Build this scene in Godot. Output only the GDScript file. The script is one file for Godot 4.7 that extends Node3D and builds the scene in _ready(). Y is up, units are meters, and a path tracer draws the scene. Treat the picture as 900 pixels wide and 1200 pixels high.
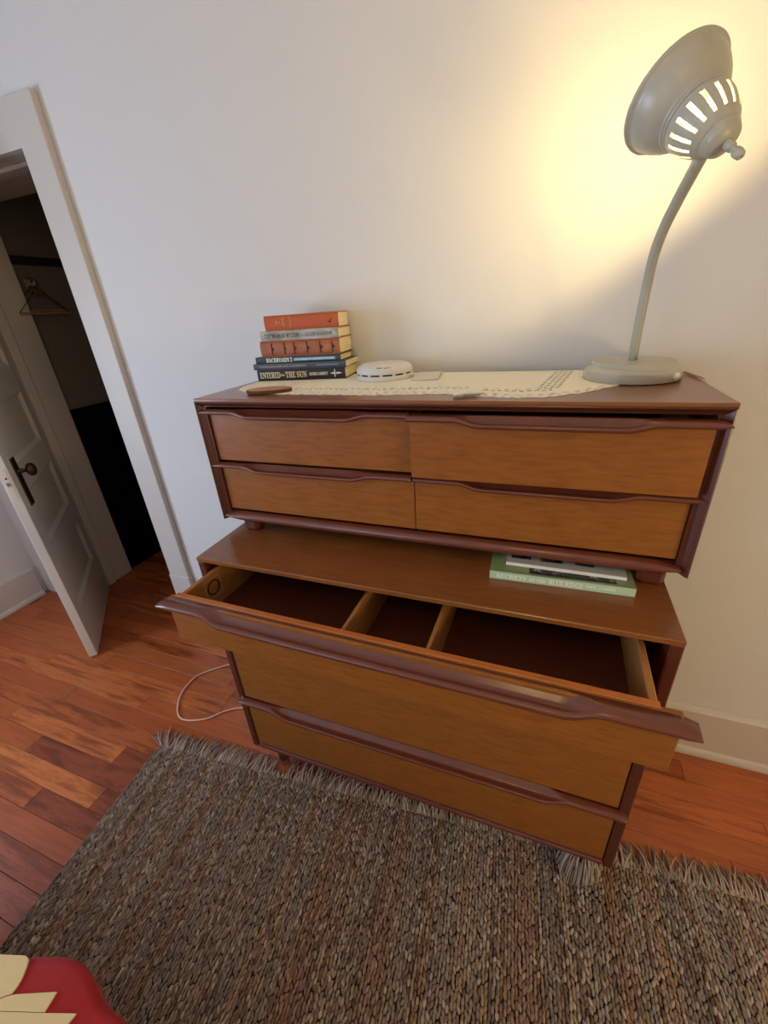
extends Node3D
# Bedroom corner with a stacked two-piece dresser, a lit gooseneck lamp, a woven rug and a half-open closet door.

# ---------------------------------------------------------------- tunables
const EXPOSURE := 1.12
const LAMP_COLOR := Color(1.0, 0.877, 0.60)
const LAMP_ENERGY := 0.122
const DAY_COLOR := Color(0.805, 0.895, 1.0)
const DAY_ENERGY := 4.4
const DAY2_ENERGY := 0.9
const FILL_COLOR := Color(1.0, 0.868, 0.60)
const FILL_ENERGY := 0.16
const UNSEEN_SCONCE_ENERGY := 0.47

var M := {}
var rng := RandomNumberGenerator.new()

# ---------------------------------------------------------------- mesh builder: closed solids, wound outwards
class Shape:
	var st := SurfaceTool.new()
	var xf := Transform3D()
	var group := -1
	var tint := Color(1, 1, 1)
	var tinted := false
	func _init(t := Transform3D()) -> void:
		xf = t
		st.begin(Mesh.PRIMITIVE_TRIANGLES)
	func solid(tris: PackedVector3Array, smooth := false) -> void:
		var c := Vector3()
		for p in tris:
			c += p
		c /= float(maxi(1, tris.size()))
		var vol := 0.0
		for i in range(0, tris.size(), 3):
			vol += (tris[i] - c).dot((tris[i + 1] - c).cross(tris[i + 2] - c))
		raw(tris, vol > 0.0, smooth)
	func raw(tris: PackedVector3Array, flip: bool, smooth := false) -> void:
		if smooth:
			group += 1
			if group < 0:
				group = 0
		st.set_smooth_group(group if smooth else -1)
		for i in range(0, tris.size(), 3):
			if tinted:
				st.set_color(tint)
			st.add_vertex(xf * tris[i])
			if tinted:
				st.set_color(tint)
			st.add_vertex(xf * (tris[i + 2] if flip else tris[i + 1]))
			if tinted:
				st.set_color(tint)
			st.add_vertex(xf * (tris[i + 1] if flip else tris[i + 2]))
	func box(lo: Vector3, hi: Vector3, bevel := 0.0, t := Transform3D()) -> void:
		var c := (lo + hi) * 0.5
		var h := (hi - lo).abs() * 0.5
		var b := minf(bevel, minf(h.x, minf(h.y, h.z)) * 0.9)
		var tr := PackedVector3Array()
		if b <= 0.0:
			for ax in 3:
				for s in [-1.0, 1.0]:
					var q := []
					for uv in [[-1, -1], [1, -1], [1, 1], [-1, 1]]:
						var p := Vector3()
						p[ax] = s * h[ax]
						p[(ax + 1) % 3] = uv[0] * h[(ax + 1) % 3]
						p[(ax + 2) % 3] = uv[1] * h[(ax + 2) % 3]
						q.append(t * (c + p))
					if s > 0:
						tr.append_array([q[0], q[1], q[2], q[0], q[2], q[3]])
					else:
						tr.append_array([q[0], q[2], q[1], q[0], q[3], q[2]])
			solid(tr)
			return
		# chamfered box: each corner gives three points
		var pt := func(sx: float, sy: float, sz: float, ax: int) -> Vector3:
			var s := Vector3(sx, sy, sz)
			var p := Vector3()
			for k in 3:
				p[k] = s[k] * (h[k] if k == ax else h[k] - b)
			return t * (c + p)
		var ctr := t * c
		var add := func(a: Vector3, bb: Vector3, cc: Vector3) -> void:
			var n := (bb - a).cross(cc - a)
			if n.dot((a + bb + cc) / 3.0 - ctr) < 0.0:
				tr.append_array([a, cc, bb])
			else:
				tr.append_array([a, bb, cc])
		var quad := func(a: Vector3, bb: Vector3, cc: Vector3, d: Vector3) -> void:
			add.call(a, bb, cc)
			add.call(a, cc, d)
		for s in [-1.0, 1.0]:
			quad.call(pt.call(s, -1, -1, 0), pt.call(s, 1, -1, 0), pt.call(s, 1, 1, 0), pt.call(s, -1, 1, 0))
			quad.call(pt.call(-1, s, -1, 1), pt.call(1, s, -1, 1), pt.call(1, s, 1, 1), pt.call(-1, s, 1, 1))
			quad.call(pt.call(-1, -1, s, 2), pt.call(1, -1, s, 2), pt.call(1, 1, s, 2), pt.call(-1, 1, s, 2))
			for r in [-1.0, 1.0]:
				quad.call(pt.call(-1, s, r, 1), pt.call(1, s, r, 1), pt.call(1, s, r, 2), pt.call(-1, s, r, 2))
				quad.call(pt.call(s, -1, r, 0), pt.call(s, 1, r, 0), pt.call(s, 1, r, 2), pt.call(s, -1, r, 2))
				quad.call(pt.call(s, r, -1, 0), pt.call(s, r, 1, 0), pt.call(s, r, 1, 1), pt.call(s, r, -1, 1))
				for q in [-1.0, 1.0]:
					add.call(pt.call(s, r, q, 0), pt.call(s, r, q, 1), pt.call(s, r, q, 2))
		solid(tr)
	func loft(rings: Array, smooth := true, cap := true) -> void:
		# rings: arrays of the same number of points, each a closed loop
		var tr := PackedVector3Array()
		var n: int = rings[0].size()
		for i in rings.size() - 1:
			var a: PackedVector3Array = rings[i]
			var b: PackedVector3Array = rings[i + 1]
			for k in n:
				var k2 := (k + 1) % n
				tr.append_array([a[k], a[k2], b[k2], a[k], b[k2], b[k]])
		var caps := PackedVector3Array()
		if cap:
			for e in 2:
				var r: PackedVector3Array = rings[0] if e == 0 else rings[rings.size() - 1]
				var c := Vector3()
				for p in r:
					c += p
				c /= float(n)
				for k in n:
					var k2 := (k + 1) % n
					if e == 0:
						caps.append_array([c, r[k2], r[k]])
					else:
						caps.append_array([c, r[k], r[k2]])
		var c0 := rings[0][0] as Vector3
		var vol := 0.0
		for arr in [tr, caps]:
			for i in range(0, arr.size(), 3):
				vol += (arr[i] - c0).dot((arr[i + 1] - c0).cross(arr[i + 2] - c0))
		raw(tr, vol > 0.0, smooth)
		raw(caps, vol > 0.0, false)
	func lathe(profile: Array, segs := 40, t := Transform3D(), crease := 0.0) -> void:
		# profile: [radius, height] pairs about y; consecutive pairs that share a point with a crease are split by calling twice
		var part := [profile[0]]
		for i in range(1, profile.size()):
			part.append(profile[i])
			var last := i == profile.size() - 1
			var sharp := false
			if not last:
				var d0 := Vector2(profile[i][0] - profile[i - 1][0], profile[i][1] - profile[i - 1][1]).normalized()
				var d1 := Vector2(profile[i + 1][0] - profile[i][0], profile[i + 1][1] - profile[i][1]).normalized()
				sharp = d0.dot(d1) < 0.72
			if last or sharp:
				band(part, segs, t)
				part = [profile[i]]
	func band(profile: Array, segs: int, t: Transform3D) -> void:
		# open strip of a lathed body, wound so that the left of the profile's direction is inside
		var tr := PackedVector3Array()
		for i in profile.size() - 1:
			for k in segs:
				var q := []
				for c in [[i, k], [i, k + 1], [i + 1, k + 1], [i + 1, k]]:
					var a: float = TAU * (c[1] % segs) / segs
					var p: Array = profile[c[0]]
					q.append(t * Vector3(p[0] * cos(a), p[1], p[0] * sin(a)))
				tr.append_array([q[0], q[1], q[2], q[0], q[2], q[3]])
		raw(tr, t.basis.determinant() < 0.0, true)
	func tube(path: Array, r: float, sides := 10, r_end := -1.0) -> void:
		var rings := []
		var up := Vector3(0.123, 0.96, 0.21).normalized()
		for i in path.size():
			var d: Vector3 = (path[mini(i + 1, path.size() - 1)] - path[maxi(i - 1, 0)]).normalized()
			var u := up - d * up.dot(d)
			if u.length() < 0.05:
				u = Vector3(1, 0, 0) - d * d.x
			u = u.normalized()
			up = u
			var w := d.cross(u)
			var rr := r if r_end < 0 else lerpf(r, r_end, float(i) / (path.size() - 1))
			var ring := PackedVector3Array()
			for k in sides:
				var a := TAU * k / sides
				ring.append(path[i] + u * cos(a) * rr + w * sin(a) * rr)
			rings.append(ring)
		loft(rings, true, true)
	func prism(poly: PackedVector2Array, lo: float, hi: float, t := Transform3D()) -> void:
		# polygon in local x, y; extruded along local z from lo to hi
		var idx := Geometry2D.triangulate_polygon(poly)
		var tr := PackedVector3Array()
		var ccw := not Geometry2D.is_polygon_clockwise(poly)
		for i in range(0, idx.size(), 3):
			var a := poly[idx[i]]
			var b := poly[idx[i + 1]]
			var c := poly[idx[i + 2]]
			if (b - a).cross(c - a) < 0.0:
				var s := b
				b = c
				c = s
			tr.append_array([t * Vector3(a.x, a.y, hi), t * Vector3(b.x, b.y, hi), t * Vector3(c.x, c.y, hi)])
			tr.append_array([t * Vector3(a.x, a.y, lo), t * Vector3(c.x, c.y, lo), t * Vector3(b.x, b.y, lo)])
		var n := poly.size()
		for k in n:
			var p := poly[k]
			var q := poly[(k + 1) % n]
			if (q - p).length() < 1e-9:
				continue
			# wind like a counter-clockwise polygon
			var area := 0.0
			for j in n:
				area += poly[j].cross(poly[(j + 1) % n])
			if area < 0.0:
				var s := p
				p = q
				q = s
			tr.append_array([t * Vector3(p.x, p.y, lo), t * Vector3(q.x, q.y, lo), t * Vector3(q.x, q.y, hi), t * Vector3(p.x, p.y, lo), t * Vector3(q.x, q.y, hi), t * Vector3(p.x, p.y, hi)])
		solid(tr)
	func mesh() -> ArrayMesh:
		st.generate_normals()
		return st.commit()

# ---------------------------------------------------------------- nodes
var used := {}
func numbered(n: String) -> String:
	var k: int = used.get(n, 0)
	used[n] = k + 1
	return n if k == 0 else "%s_%03d" % [n, k]

func thing(called: String, label: String, category: String, at := Vector3(), turn := 0.0, group := "") -> Node3D:
	var o := Node3D.new()
	o.name = numbered(called)
	add_child(o)
	o.position = at
	o.rotation.y = turn
	o.set_meta("label", label)
	o.set_meta("category", category)
	if group != "":
		o.set_meta("group", group)
	return o

func structure(called: String) -> Node3D:
	var o := Node3D.new()
	o.name = numbered(called)
	add_child(o)
	o.set_meta("kind", "structure")
	return o

func here(o: Node3D) -> Shape:
	return Shape.new(o.transform.affine_inverse() if o.get_parent() == self else Transform3D())

func put(called: String, s: Shape, mat: Material, parent: Node3D, label := "") -> MeshInstance3D:
	var o := MeshInstance3D.new()
	o.name = called
	o.mesh = s.mesh()
	o.material_override = mat
	parent.add_child(o, true)
	if label != "":
		o.set_meta("label", label)
	return o

func inst(called: String, m: Mesh, mat: Material, parent: Node3D, t := Transform3D()) -> MeshInstance3D:
	var o := MeshInstance3D.new()
	o.name = called
	o.mesh = m
	o.material_override = mat
	o.transform = t
	parent.add_child(o, true)
	return o

func wall_piece(called: String, s: Shape, mat: Material) -> MeshInstance3D:
	var o := put(called, s, mat, self)
	o.name = numbered(called)
	o.set_meta("kind", "structure")
	return o

# ---------------------------------------------------------------- materials
func mat(c: Color, rough := 0.6, metal := 0.0, spec := 0.5) -> StandardMaterial3D:
	var m := StandardMaterial3D.new()
	m.albedo_color = c
	m.roughness = rough
	m.metallic = metal
	m.metallic_specular = spec
	return m

func noise_tex(sd: int, freq: float, ramp: Array, octaves := 4, size := 512, warp := 0.0, kind := FastNoiseLite.TYPE_SIMPLEX_SMOOTH) -> NoiseTexture2D:
	var f := FastNoiseLite.new()
	f.seed = sd
	f.noise_type = kind
	f.frequency = freq
	f.fractal_octaves = octaves
	if warp > 0.0:
		f.domain_warp_enabled = true
		f.domain_warp_amplitude = warp
		f.domain_warp_frequency = freq * 0.6
	var t := NoiseTexture2D.new()
	t.width = size
	t.height = size
	t.seamless = true
	t.noise = f
	if ramp.size():
		var g := Gradient.new()
		g.offsets = PackedFloat32Array(ramp.map(func(r): return r[0]))
		g.colors = PackedColorArray(ramp.map(func(r): return r[1]))
		t.color_ramp = g
	return t

func wood(tex: Texture2D, tint: Color, scale: Vector3, rough: float, offset := Vector3(), world := false, coat := 0.0) -> StandardMaterial3D:
	var m := mat(tint, rough)
	m.albedo_texture = tex
	m.uv1_triplanar = true
	m.uv1_world_triplanar = world
	m.uv1_scale = scale
	m.uv1_offset = offset
	if coat > 0.0:
		m.clearcoat_enabled = true
		m.clearcoat = coat
		m.clearcoat_roughness = 0.18
	return m

func make_materials() -> void:
	var k := 1.0
	var fine := noise_tex(3, 0.012, [[0.0, Color(0.60, 0.60, 0.60)], [0.35, Color(0.82, 0.80, 0.78)], [0.55, Color(0.93, 0.92, 0.90)], [1.0, Color(1, 1, 1)]], 5, 512, 18.0)
	var soft := noise_tex(5, 0.014, [[0.0, Color(0.84, 0.83, 0.82)], [0.4, Color(0.93, 0.92, 0.91)], [1.0, Color(1, 1, 1)]], 6, 512, 14.0)
	var figured := noise_tex(8, 0.008, [[0.0, Color(0.66, 0.60, 0.56)], [0.36, Color(0.82, 0.79, 0.76)], [0.44, Color(0.98, 0.97, 0.95)], [0.52, Color(0.85, 0.82, 0.79)], [0.60, Color(1, 1, 1)], [1.0, Color(0.90, 0.87, 0.85)]], 4, 512, 40.0)
	M.front = wood(soft, Color(0.60, 0.365, 0.145), Vector3(1.6, 10, 10), 0.40, Vector3(0.3, 0.1, 0.7), false, 0.08)
	M.front.metallic_specular = 0.38
	M.case = wood(soft, Color(0.36, 0.17, 0.10), Vector3(1.3, 11, 11), 0.34, Vector3(0.6, 0.5, 0.2), false, 0.15)
	M.top = wood(soft, Color(0.56, 0.335, 0.155), Vector3(1.0, 8, 10), 0.30, Vector3(0.1, 0.9, 0.4), false, 0.35)
	M.pull = wood(soft, Color(0.44, 0.215, 0.14), Vector3(1.6, 16, 16), 0.30, Vector3(0.2, 0.4, 0.4), false, 0.5)
	M.pale_wood = wood(soft, Color(0.70, 0.47, 0.25), Vector3(2, 14, 2), 0.5, Vector3(0.2, 0.4, 0.1))
	M.edge_wood = wood(soft, Color(0.78, 0.45, 0.19), Vector3(1.6, 16, 16), 0.42, Vector3(0.7, 0.4, 0.1))
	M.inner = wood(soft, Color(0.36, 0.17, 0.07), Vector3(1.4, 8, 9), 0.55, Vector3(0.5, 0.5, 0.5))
	M.boards = []
	var tones := [Color(0.733, 0.381, 0.187), Color(0.703, 0.358, 0.172), Color(0.762, 0.409, 0.203), Color(0.673, 0.326, 0.156), Color(0.723, 0.391, 0.195), Color(0.752, 0.391, 0.172), Color(0.693, 0.344, 0.164), Color(0.782, 0.428, 0.211)]
	for i in tones.size():
		M.boards.append(wood(figured if i % 2 else soft, tones[i], Vector3(0.55 + 0.1 * (i % 3), 5, 4.5 + i * 0.4), 0.40, Vector3(i * 0.37, i * 0.21, i * 0.53), true, 0.08))
	M.board_dark = wood(figured, Color(0.58, 0.28, 0.155), Vector3(0.6, 5, 5), 0.36, Vector3(0.9, 0.4, 0.15), true, 0.15)
	M.board_light = wood(figured, Color(0.81, 0.46, 0.235), Vector3(0.6, 5, 5), 0.34, Vector3(0.4, 0.8, 0.65), true, 0.2)
	M.subfloor = mat(Color(0.10, 0.05, 0.03), 0.9)
	var plaster := noise_tex(21, 0.02, [], 3, 512)
	M.wall = mat(Color(0.85, 0.84, 0.825), 0.75, 0.0, 0.3)
	M.wall.heightmap_enabled = true
	M.wall.heightmap_texture = plaster
	M.wall.heightmap_scale = 0.06
	M.wall.uv1_triplanar = true
	M.wall.uv1_world_triplanar = true
	M.wall.uv1_scale = Vector3(2.2, 2.2, 2.2)
	M.ceiling = mat(Color(0.88, 0.87, 0.84), 0.9)
	M.trim = mat(Color(0.80, 0.765, 0.725), 0.42)
	M.door = mat(Color(0.85, 0.82, 0.775), 0.45)
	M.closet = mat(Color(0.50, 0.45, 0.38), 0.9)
	M.black = mat(Color(0.022, 0.024, 0.028), 0.9, 0.0, 0.2)
	M.bronze = mat(Color(0.27, 0.21, 0.14), 0.40, 0.75)
	M.steel = mat(Color(0.7, 0.68, 0.64), 0.35, 0.9)
	M.hole = mat(Color(0.02, 0.02, 0.02), 0.9)
	M.lamp = mat(Color(0.72, 0.70, 0.625), 0.33)
	M.lamp_stem = mat(Color(0.66, 0.65, 0.585), 0.38)
	M.white_plastic = mat(Color(0.86, 0.85, 0.82), 0.4)
	M.cord = mat(Color(0.87, 0.72, 0.66), 0.5)
	M.bulb = mat(Color(1, 1, 1), 0.4)
	M.bulb.emission_enabled = true
	M.bulb.emission = LAMP_COLOR
	M.bulb.emission_energy_multiplier = 3.0
	M.linen = mat(Color(0.975, 0.945, 0.86), 0.9)
	M.linen.heightmap_enabled = true
	M.linen.heightmap_texture = noise_tex(33, 0.25, [], 2, 256)
	M.linen.heightmap_scale = 0.03
	M.linen.uv1_triplanar = true
	M.linen.uv1_scale = Vector3(12, 12, 12)
	M.paper = mat(Color(0.88, 0.85, 0.78), 0.8)
	M.pages = wood(noise_tex(41, 0.02, [[0.0, Color(0.88, 0.86, 0.82)], [1.0, Color(1, 1, 1)]], 3, 256), Color(0.96, 0.89, 0.72), Vector3(0.4, 60, 0.4), 0.85)
	M.bark = mat(Color(0.40, 0.25, 0.14), 0.9)
	M.slice = wood(soft, Color(0.80, 0.58, 0.37), Vector3(7, 7, 7), 0.6)
	M.yarn = mat(Color(1, 1, 1), 0.95, 0.0, 0.2)
	M.yarn.vertex_color_use_as_albedo = true
	M.yarn_back = mat(Color(0.16, 0.12, 0.09), 0.95)
	M.red = mat(Color(0.63, 0.105, 0.11), 0.9)
	M.red.rim_enabled = true
	M.red.rim = 0.25
	M.cream = mat(Color(0.86, 0.76, 0.56), 0.9)
	M.ink = mat(Color(0.05, 0.045, 0.04), 0.7)
	M.gilt = mat(Color(0.90, 0.80, 0.62), 0.6)
	M.white_ink = mat(Color(0.92, 0.92, 0.88), 0.6)

# ---------------------------------------------------------------- lettering
func letters(parent: Node3D, s: String, w: float, h: float, centre: Vector3, face: Basis, m: Material, serif := true, bold := true) -> MeshInstance3D:
	var f := SystemFont.new()
	f.font_names = PackedStringArray(["Droid Serif" if serif else "Droid Sans"])
	f.font_weight = 700 if bold else 400
	var tm := TextMesh.new()
	tm.text = s
	tm.font = f
	tm.font_size = 32
	tm.pixel_size = 0.01
	tm.depth = 0.02
	tm.curve_step = 4.0
	var bb := tm.get_aabb()
	var sc := Vector3(w / bb.size.x, h / bb.size.y, 0.04)
	var b := face * Basis.from_scale(sc)
	var o := inst("lettering", tm, m, parent)
	o.transform = Transform3D(b, centre - b * (bb.position + bb.size * 0.5))
	return o

# ---------------------------------------------------------------- setting up
func _ready() -> void:
	rng.seed = 7
	# camera
	var cam := Camera3D.new()
	cam.name = "camera"
	add_child(cam)
	cam.position = Vector3(0.85253, 1.48033, 1.26207)
	cam.rotation = Vector3(-0.45252, 0.38749, -0.07213)
	cam.fov = rad_to_deg(2.0 * atan(600.0 / 488.24681))
	cam.near = 0.02
	cam.far = 60.0
	cam.current = true
	# sky seen through the window only
	var env := WorldEnvironment.new()
	env.name = "environment"
	var e := Environment.new()
	e.background_mode = Environment.BG_SKY
	var sky := Sky.new()
	var psm := ProceduralSkyMaterial.new()
	psm.sky_top_color = Color(0.45, 0.60, 0.85)
	psm.sky_horizon_color = Color(0.80, 0.86, 0.92)
	psm.ground_horizon_color = Color(0.55, 0.56, 0.54)
	psm.ground_bottom_color = Color(0.25, 0.25, 0.22)
	sky.sky_material = psm
	e.sky = sky
	e.tonemap_mode = Environment.TONE_MAPPER_LINEAR
	e.tonemap_exposure = EXPOSURE
	e.sdfgi_enabled = true
	e.ssao_enabled = true
	e.ssil_enabled = true
	e.ambient_light_source = Environment.AMBIENT_SOURCE_DISABLED
	env.environment = e
	add_child(env)
	# daylight from an unseen left-wall window, placed to light the back wall's left
	var day := AreaLight3D.new()
	day.name = "unseen_window_daylight"
	day.area_size = Vector2(1.1, 1.1)
	day.light_color = DAY_COLOR
	day.light_energy = DAY_ENERGY
	day.shadow_enabled = true
	day.position = Vector3(-2.0, 1.2, 1.8)
	day.rotation.y = -PI / 2
	day.area_range = 12.0
	add_child(day)
	var day2 := AreaLight3D.new()  # unseen front-wall window, placed to brighten the left wall and door edge
	day2.name = "unseen_second_window_daylight"
	day2.area_size = Vector2(1.1, 1.2)
	day2.light_color = DAY_COLOR
	day2.light_energy = DAY2_ENERGY
	day2.area_range = 12.0
	day2.shadow_enabled = true
	day2.position = Vector3(-0.8, 1.5, 3.27)
	add_child(day2)
	# unseen warm globe on the right wall, placed to warm the lower right
	var unseen_sconce := OmniLight3D.new()
	unseen_sconce.name = "unseen_wall_globe_light"
	unseen_sconce.light_color = FILL_COLOR
	unseen_sconce.light_energy = UNSEEN_SCONCE_ENERGY
	unseen_sconce.light_size = 0.08
	unseen_sconce.omni_range = 12.0
	unseen_sconce.omni_attenuation = 2.0
	unseen_sconce.shadow_enabled = true
	unseen_sconce.position = UNSEEN_SCONCE
	add_child(unseen_sconce)
	# unseen warm ceiling fixture, placed to light the dresser top and rug
	var fill := OmniLight3D.new()
	fill.name = "unseen_ceiling_light"
	fill.light_color = FILL_COLOR
	fill.light_energy = FILL_ENERGY
	fill.light_size = 0.12
	fill.omni_range = 12.0
	fill.omni_attenuation = 2.0
	fill.shadow_enabled = true
	fill.position = UNSEEN_CEILING_LAMP + Vector3(0, -0.20, 0)
	add_child(fill)
	make_materials()
	build_room()
	build_floor()
	build_door()
	build_closet()
	build_rug()
	build_lower_dresser()
	build_upper_dresser()
	build_runner()
	build_books()
	build_small_things()
	build_lamp()
	build_cord()
	build_quilt()

const UNSEEN_CEILING_LAMP := Vector3(0.9, 2.6, 1.9)
const UNSEEN_SCONCE := Vector3(2.22, 1.05, 1.3)
const CX := -1.668     # left jamb face
const CI := -0.8389    # inner edge of the right casing
const CO := -0.7193    # outer edge of the right casing
const LW := -2.032     # left wall
const RW := 2.35
const FW := 3.3
const CEIL := 2.6

func build_room() -> void:
	var s := Shape.new()
	# back wall with the closet doorway
	s.box(Vector3(LW - 0.15, 0, -0.31), Vector3(CX - 0.022, CEIL, 0))
	s.box(Vector3(CI + 0.015, 0, -0.31), Vector3(RW + 0.15, CEIL, 0))
	s.box(Vector3(CX - 0.022, 2.052, -0.31), Vector3(CI + 0.015, CEIL, 0))
	wall_piece("wall_back", s, M.wall)
	s = Shape.new()
	s.box(Vector3(LW - 0.15, 0, 0), Vector3(LW, CEIL, 1.25))
	s.box(Vector3(LW - 0.15, 0, 2.35), Vector3(LW, CEIL, FW))
	s.box(Vector3(LW - 0.15, 0, 1.25), Vector3(LW, 0.65, 2.35))
	s.box(Vector3(LW - 0.15, 1.75, 1.25), Vector3(LW, CEIL, 2.35))
	wall_piece("wall_left", s, M.wall)
	s = Shape.new()
	s.box(Vector3(RW, 0, 0), Vector3(RW + 0.15, CEIL, FW))
	wall_piece("wall_right", s, M.wall)
	s = Shape.new()
	s.box(Vector3(LW - 0.15, 0, FW), Vector3(-1.4, CEIL, FW + 0.15))
	s.box(Vector3(-0.2, 0, FW), Vector3(RW + 0.15, CEIL, FW + 0.15))
	s.box(Vector3(-1.4, 0, FW), Vector3(-0.2, 0.85, FW + 0.15))
	s.box(Vector3(-1.4, 2.15, FW), Vector3(-0.2, CEIL, FW + 0.15))
	wall_piece("wall_front", s, M.wall)
	s = Shape.new()
	s.box(Vector3(LW - 0.15, CEIL, -1.2), Vector3(RW + 0.15, CEIL + 0.12, FW + 0.15))
	wall_piece("ceiling", s, M.ceiling)
	# unseen window in the front wall, placed to light the left wall
	var w := structure("unseen_window_1")
	s = Shape.new()
	for x in [-1.4, -0.26]:
		s.box(Vector3(x, 0.85, FW + 0.03), Vector3(x + 0.06, 2.15, FW + 0.09), 0.005)
	for y in [0.85, 1.47, 2.09]:
		s.box(Vector3(-1.34, y, FW + 0.03), Vector3(-0.26, y + 0.06, FW + 0.09), 0.005)
	put("window_frame", s, M.trim, w)
	s = Shape.new()
	s.box(Vector3(-1.48, 0.82, FW - 0.05), Vector3(-0.12, 0.85, FW + 0.03), 0.006)
	put("window_sill", s, M.trim, w)
	var w2 := structure("unseen_window_2")  # unseen window in the left wall, placed to light the back wall
	s = Shape.new()
	for z in [1.25, 2.29]:
		s.box(Vector3(LW - 0.09, 0.65, z), Vector3(LW - 0.03, 1.75, z + 0.06), 0.005)
	for y in [0.65, 1.17, 1.69]:
		s.box(Vector3(LW - 0.09, y, 1.31), Vector3(LW - 0.03, y + 0.06, 2.29), 0.005)
	put("window_frame", s, M.trim, w2)
	s = Shape.new()
	s.box(Vector3(LW - 0.03, 0.62, 1.17), Vector3(LW + 0.05, 0.65, 2.43), 0.006)
	put("window_sill", s, M.trim, w2)
	# baseboards: board, cap and shoe
	s = Shape.new()
	baseboard(s, Vector3(CO + 0.002, 0, 0), Vector3(RW, 0, 0), Vector3(0, 0, 1), 0.2085)
	wall_piece("baseboard_back", s, M.trim)
	s = Shape.new()
	baseboard(s, Vector3(LW, 0, 0.03), Vector3(LW, 0, FW), Vector3(1, 0, 0), 0.197)
	wall_piece("baseboard_left", s, M.trim)
	s = Shape.new()
	baseboard(s, Vector3(RW, 0, 0.03), Vector3(RW, 0, FW), Vector3(-1, 0, 0), 0.2)
	wall_piece("baseboard_right", s, M.trim)
	# unseen ceiling fixture, out of view, for warm light from above
	var c := structure("trim_3")
	s = Shape.new()
	s.lathe([[0.001, CEIL - 0.001], [0.12, CEIL - 0.001], [0.12, CEIL - 0.02], [0.10, CEIL - 0.03], [0.001, CEIL - 0.03]], 32, Transform3D(Basis(), Vector3(UNSEEN_CEILING_LAMP.x, 0, UNSEEN_CEILING_LAMP.z)))
	put("lamp_plate", s, M.trim, c)
	s = Shape.new()
	s.lathe([[0.001, CEIL - 0.03], [0.10, CEIL - 0.031], [0.125, CEIL - 0.06], [0.11, CEIL - 0.10], [0.06, CEIL - 0.13], [0.001, CEIL - 0.14]], 32, Transform3D(Basis(), Vector3(UNSEEN_CEILING_LAMP.x, 0, UNSEEN_CEILING_LAMP.z)))
	var glow := mat(Color(0.95, 0.92, 0.85), 0.4)
	glow.emission_enabled = true
	glow.emission = FILL_COLOR
	glow.emission_energy_multiplier = 1.5
	put("unseen_lamp_globe", s, glow, c)
	var g := structure("trim_4")  # unseen wall globe, placed to light the right side of the back wall
	s = Shape.new()
	s.lathe([[0.001, 0.0], [0.05, 0.0], [0.05, 0.012], [0.02, 0.02], [0.02, 0.05], [0.001, 0.05]], 24, Transform3D(Basis(Vector3(0, 1, 0), Vector3(-1, 0, 0), Vector3(0, 0, 1)), Vector3(RW, UNSEEN_SCONCE.y, UNSEEN_SCONCE.z)))
	put("wall_plate", s, M.trim, g)
	s = Shape.new()
	var ball := []
	for i in 15:
		var t := PI * i / 14.0
		ball.append([maxf(0.001, 0.085 * sin(t)), -0.085 * cos(t)])
	s.lathe(ball, 28, Transform3D(Basis(), UNSEEN_SCONCE))
	put("unseen_lamp_globe", s, glow, g)

func baseboard(s: Shape, a: Vector3, b: Vector3, n: Vector3, h: float) -> void:
	# profile (distance from the wall, height) swept from a to b
	var prof := [[0.0, 0.0], [0.034, 0.0], [0.034, 0.012], [0.030, 0.022], [0.021, 0.028], [0.020, h - 0.032], [0.020, h - 0.016], [0.014, h - 0.006], [0.006, h], [0.0, h]]
	var rings := []
	for p in [a, b]:
		var r := PackedVector3Array()
		for q in prof:
			r.append(p + n * q[0] + Vector3(0, q[1], 0))
		rings.append(r)
	s.loft(rings, false, true)

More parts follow.
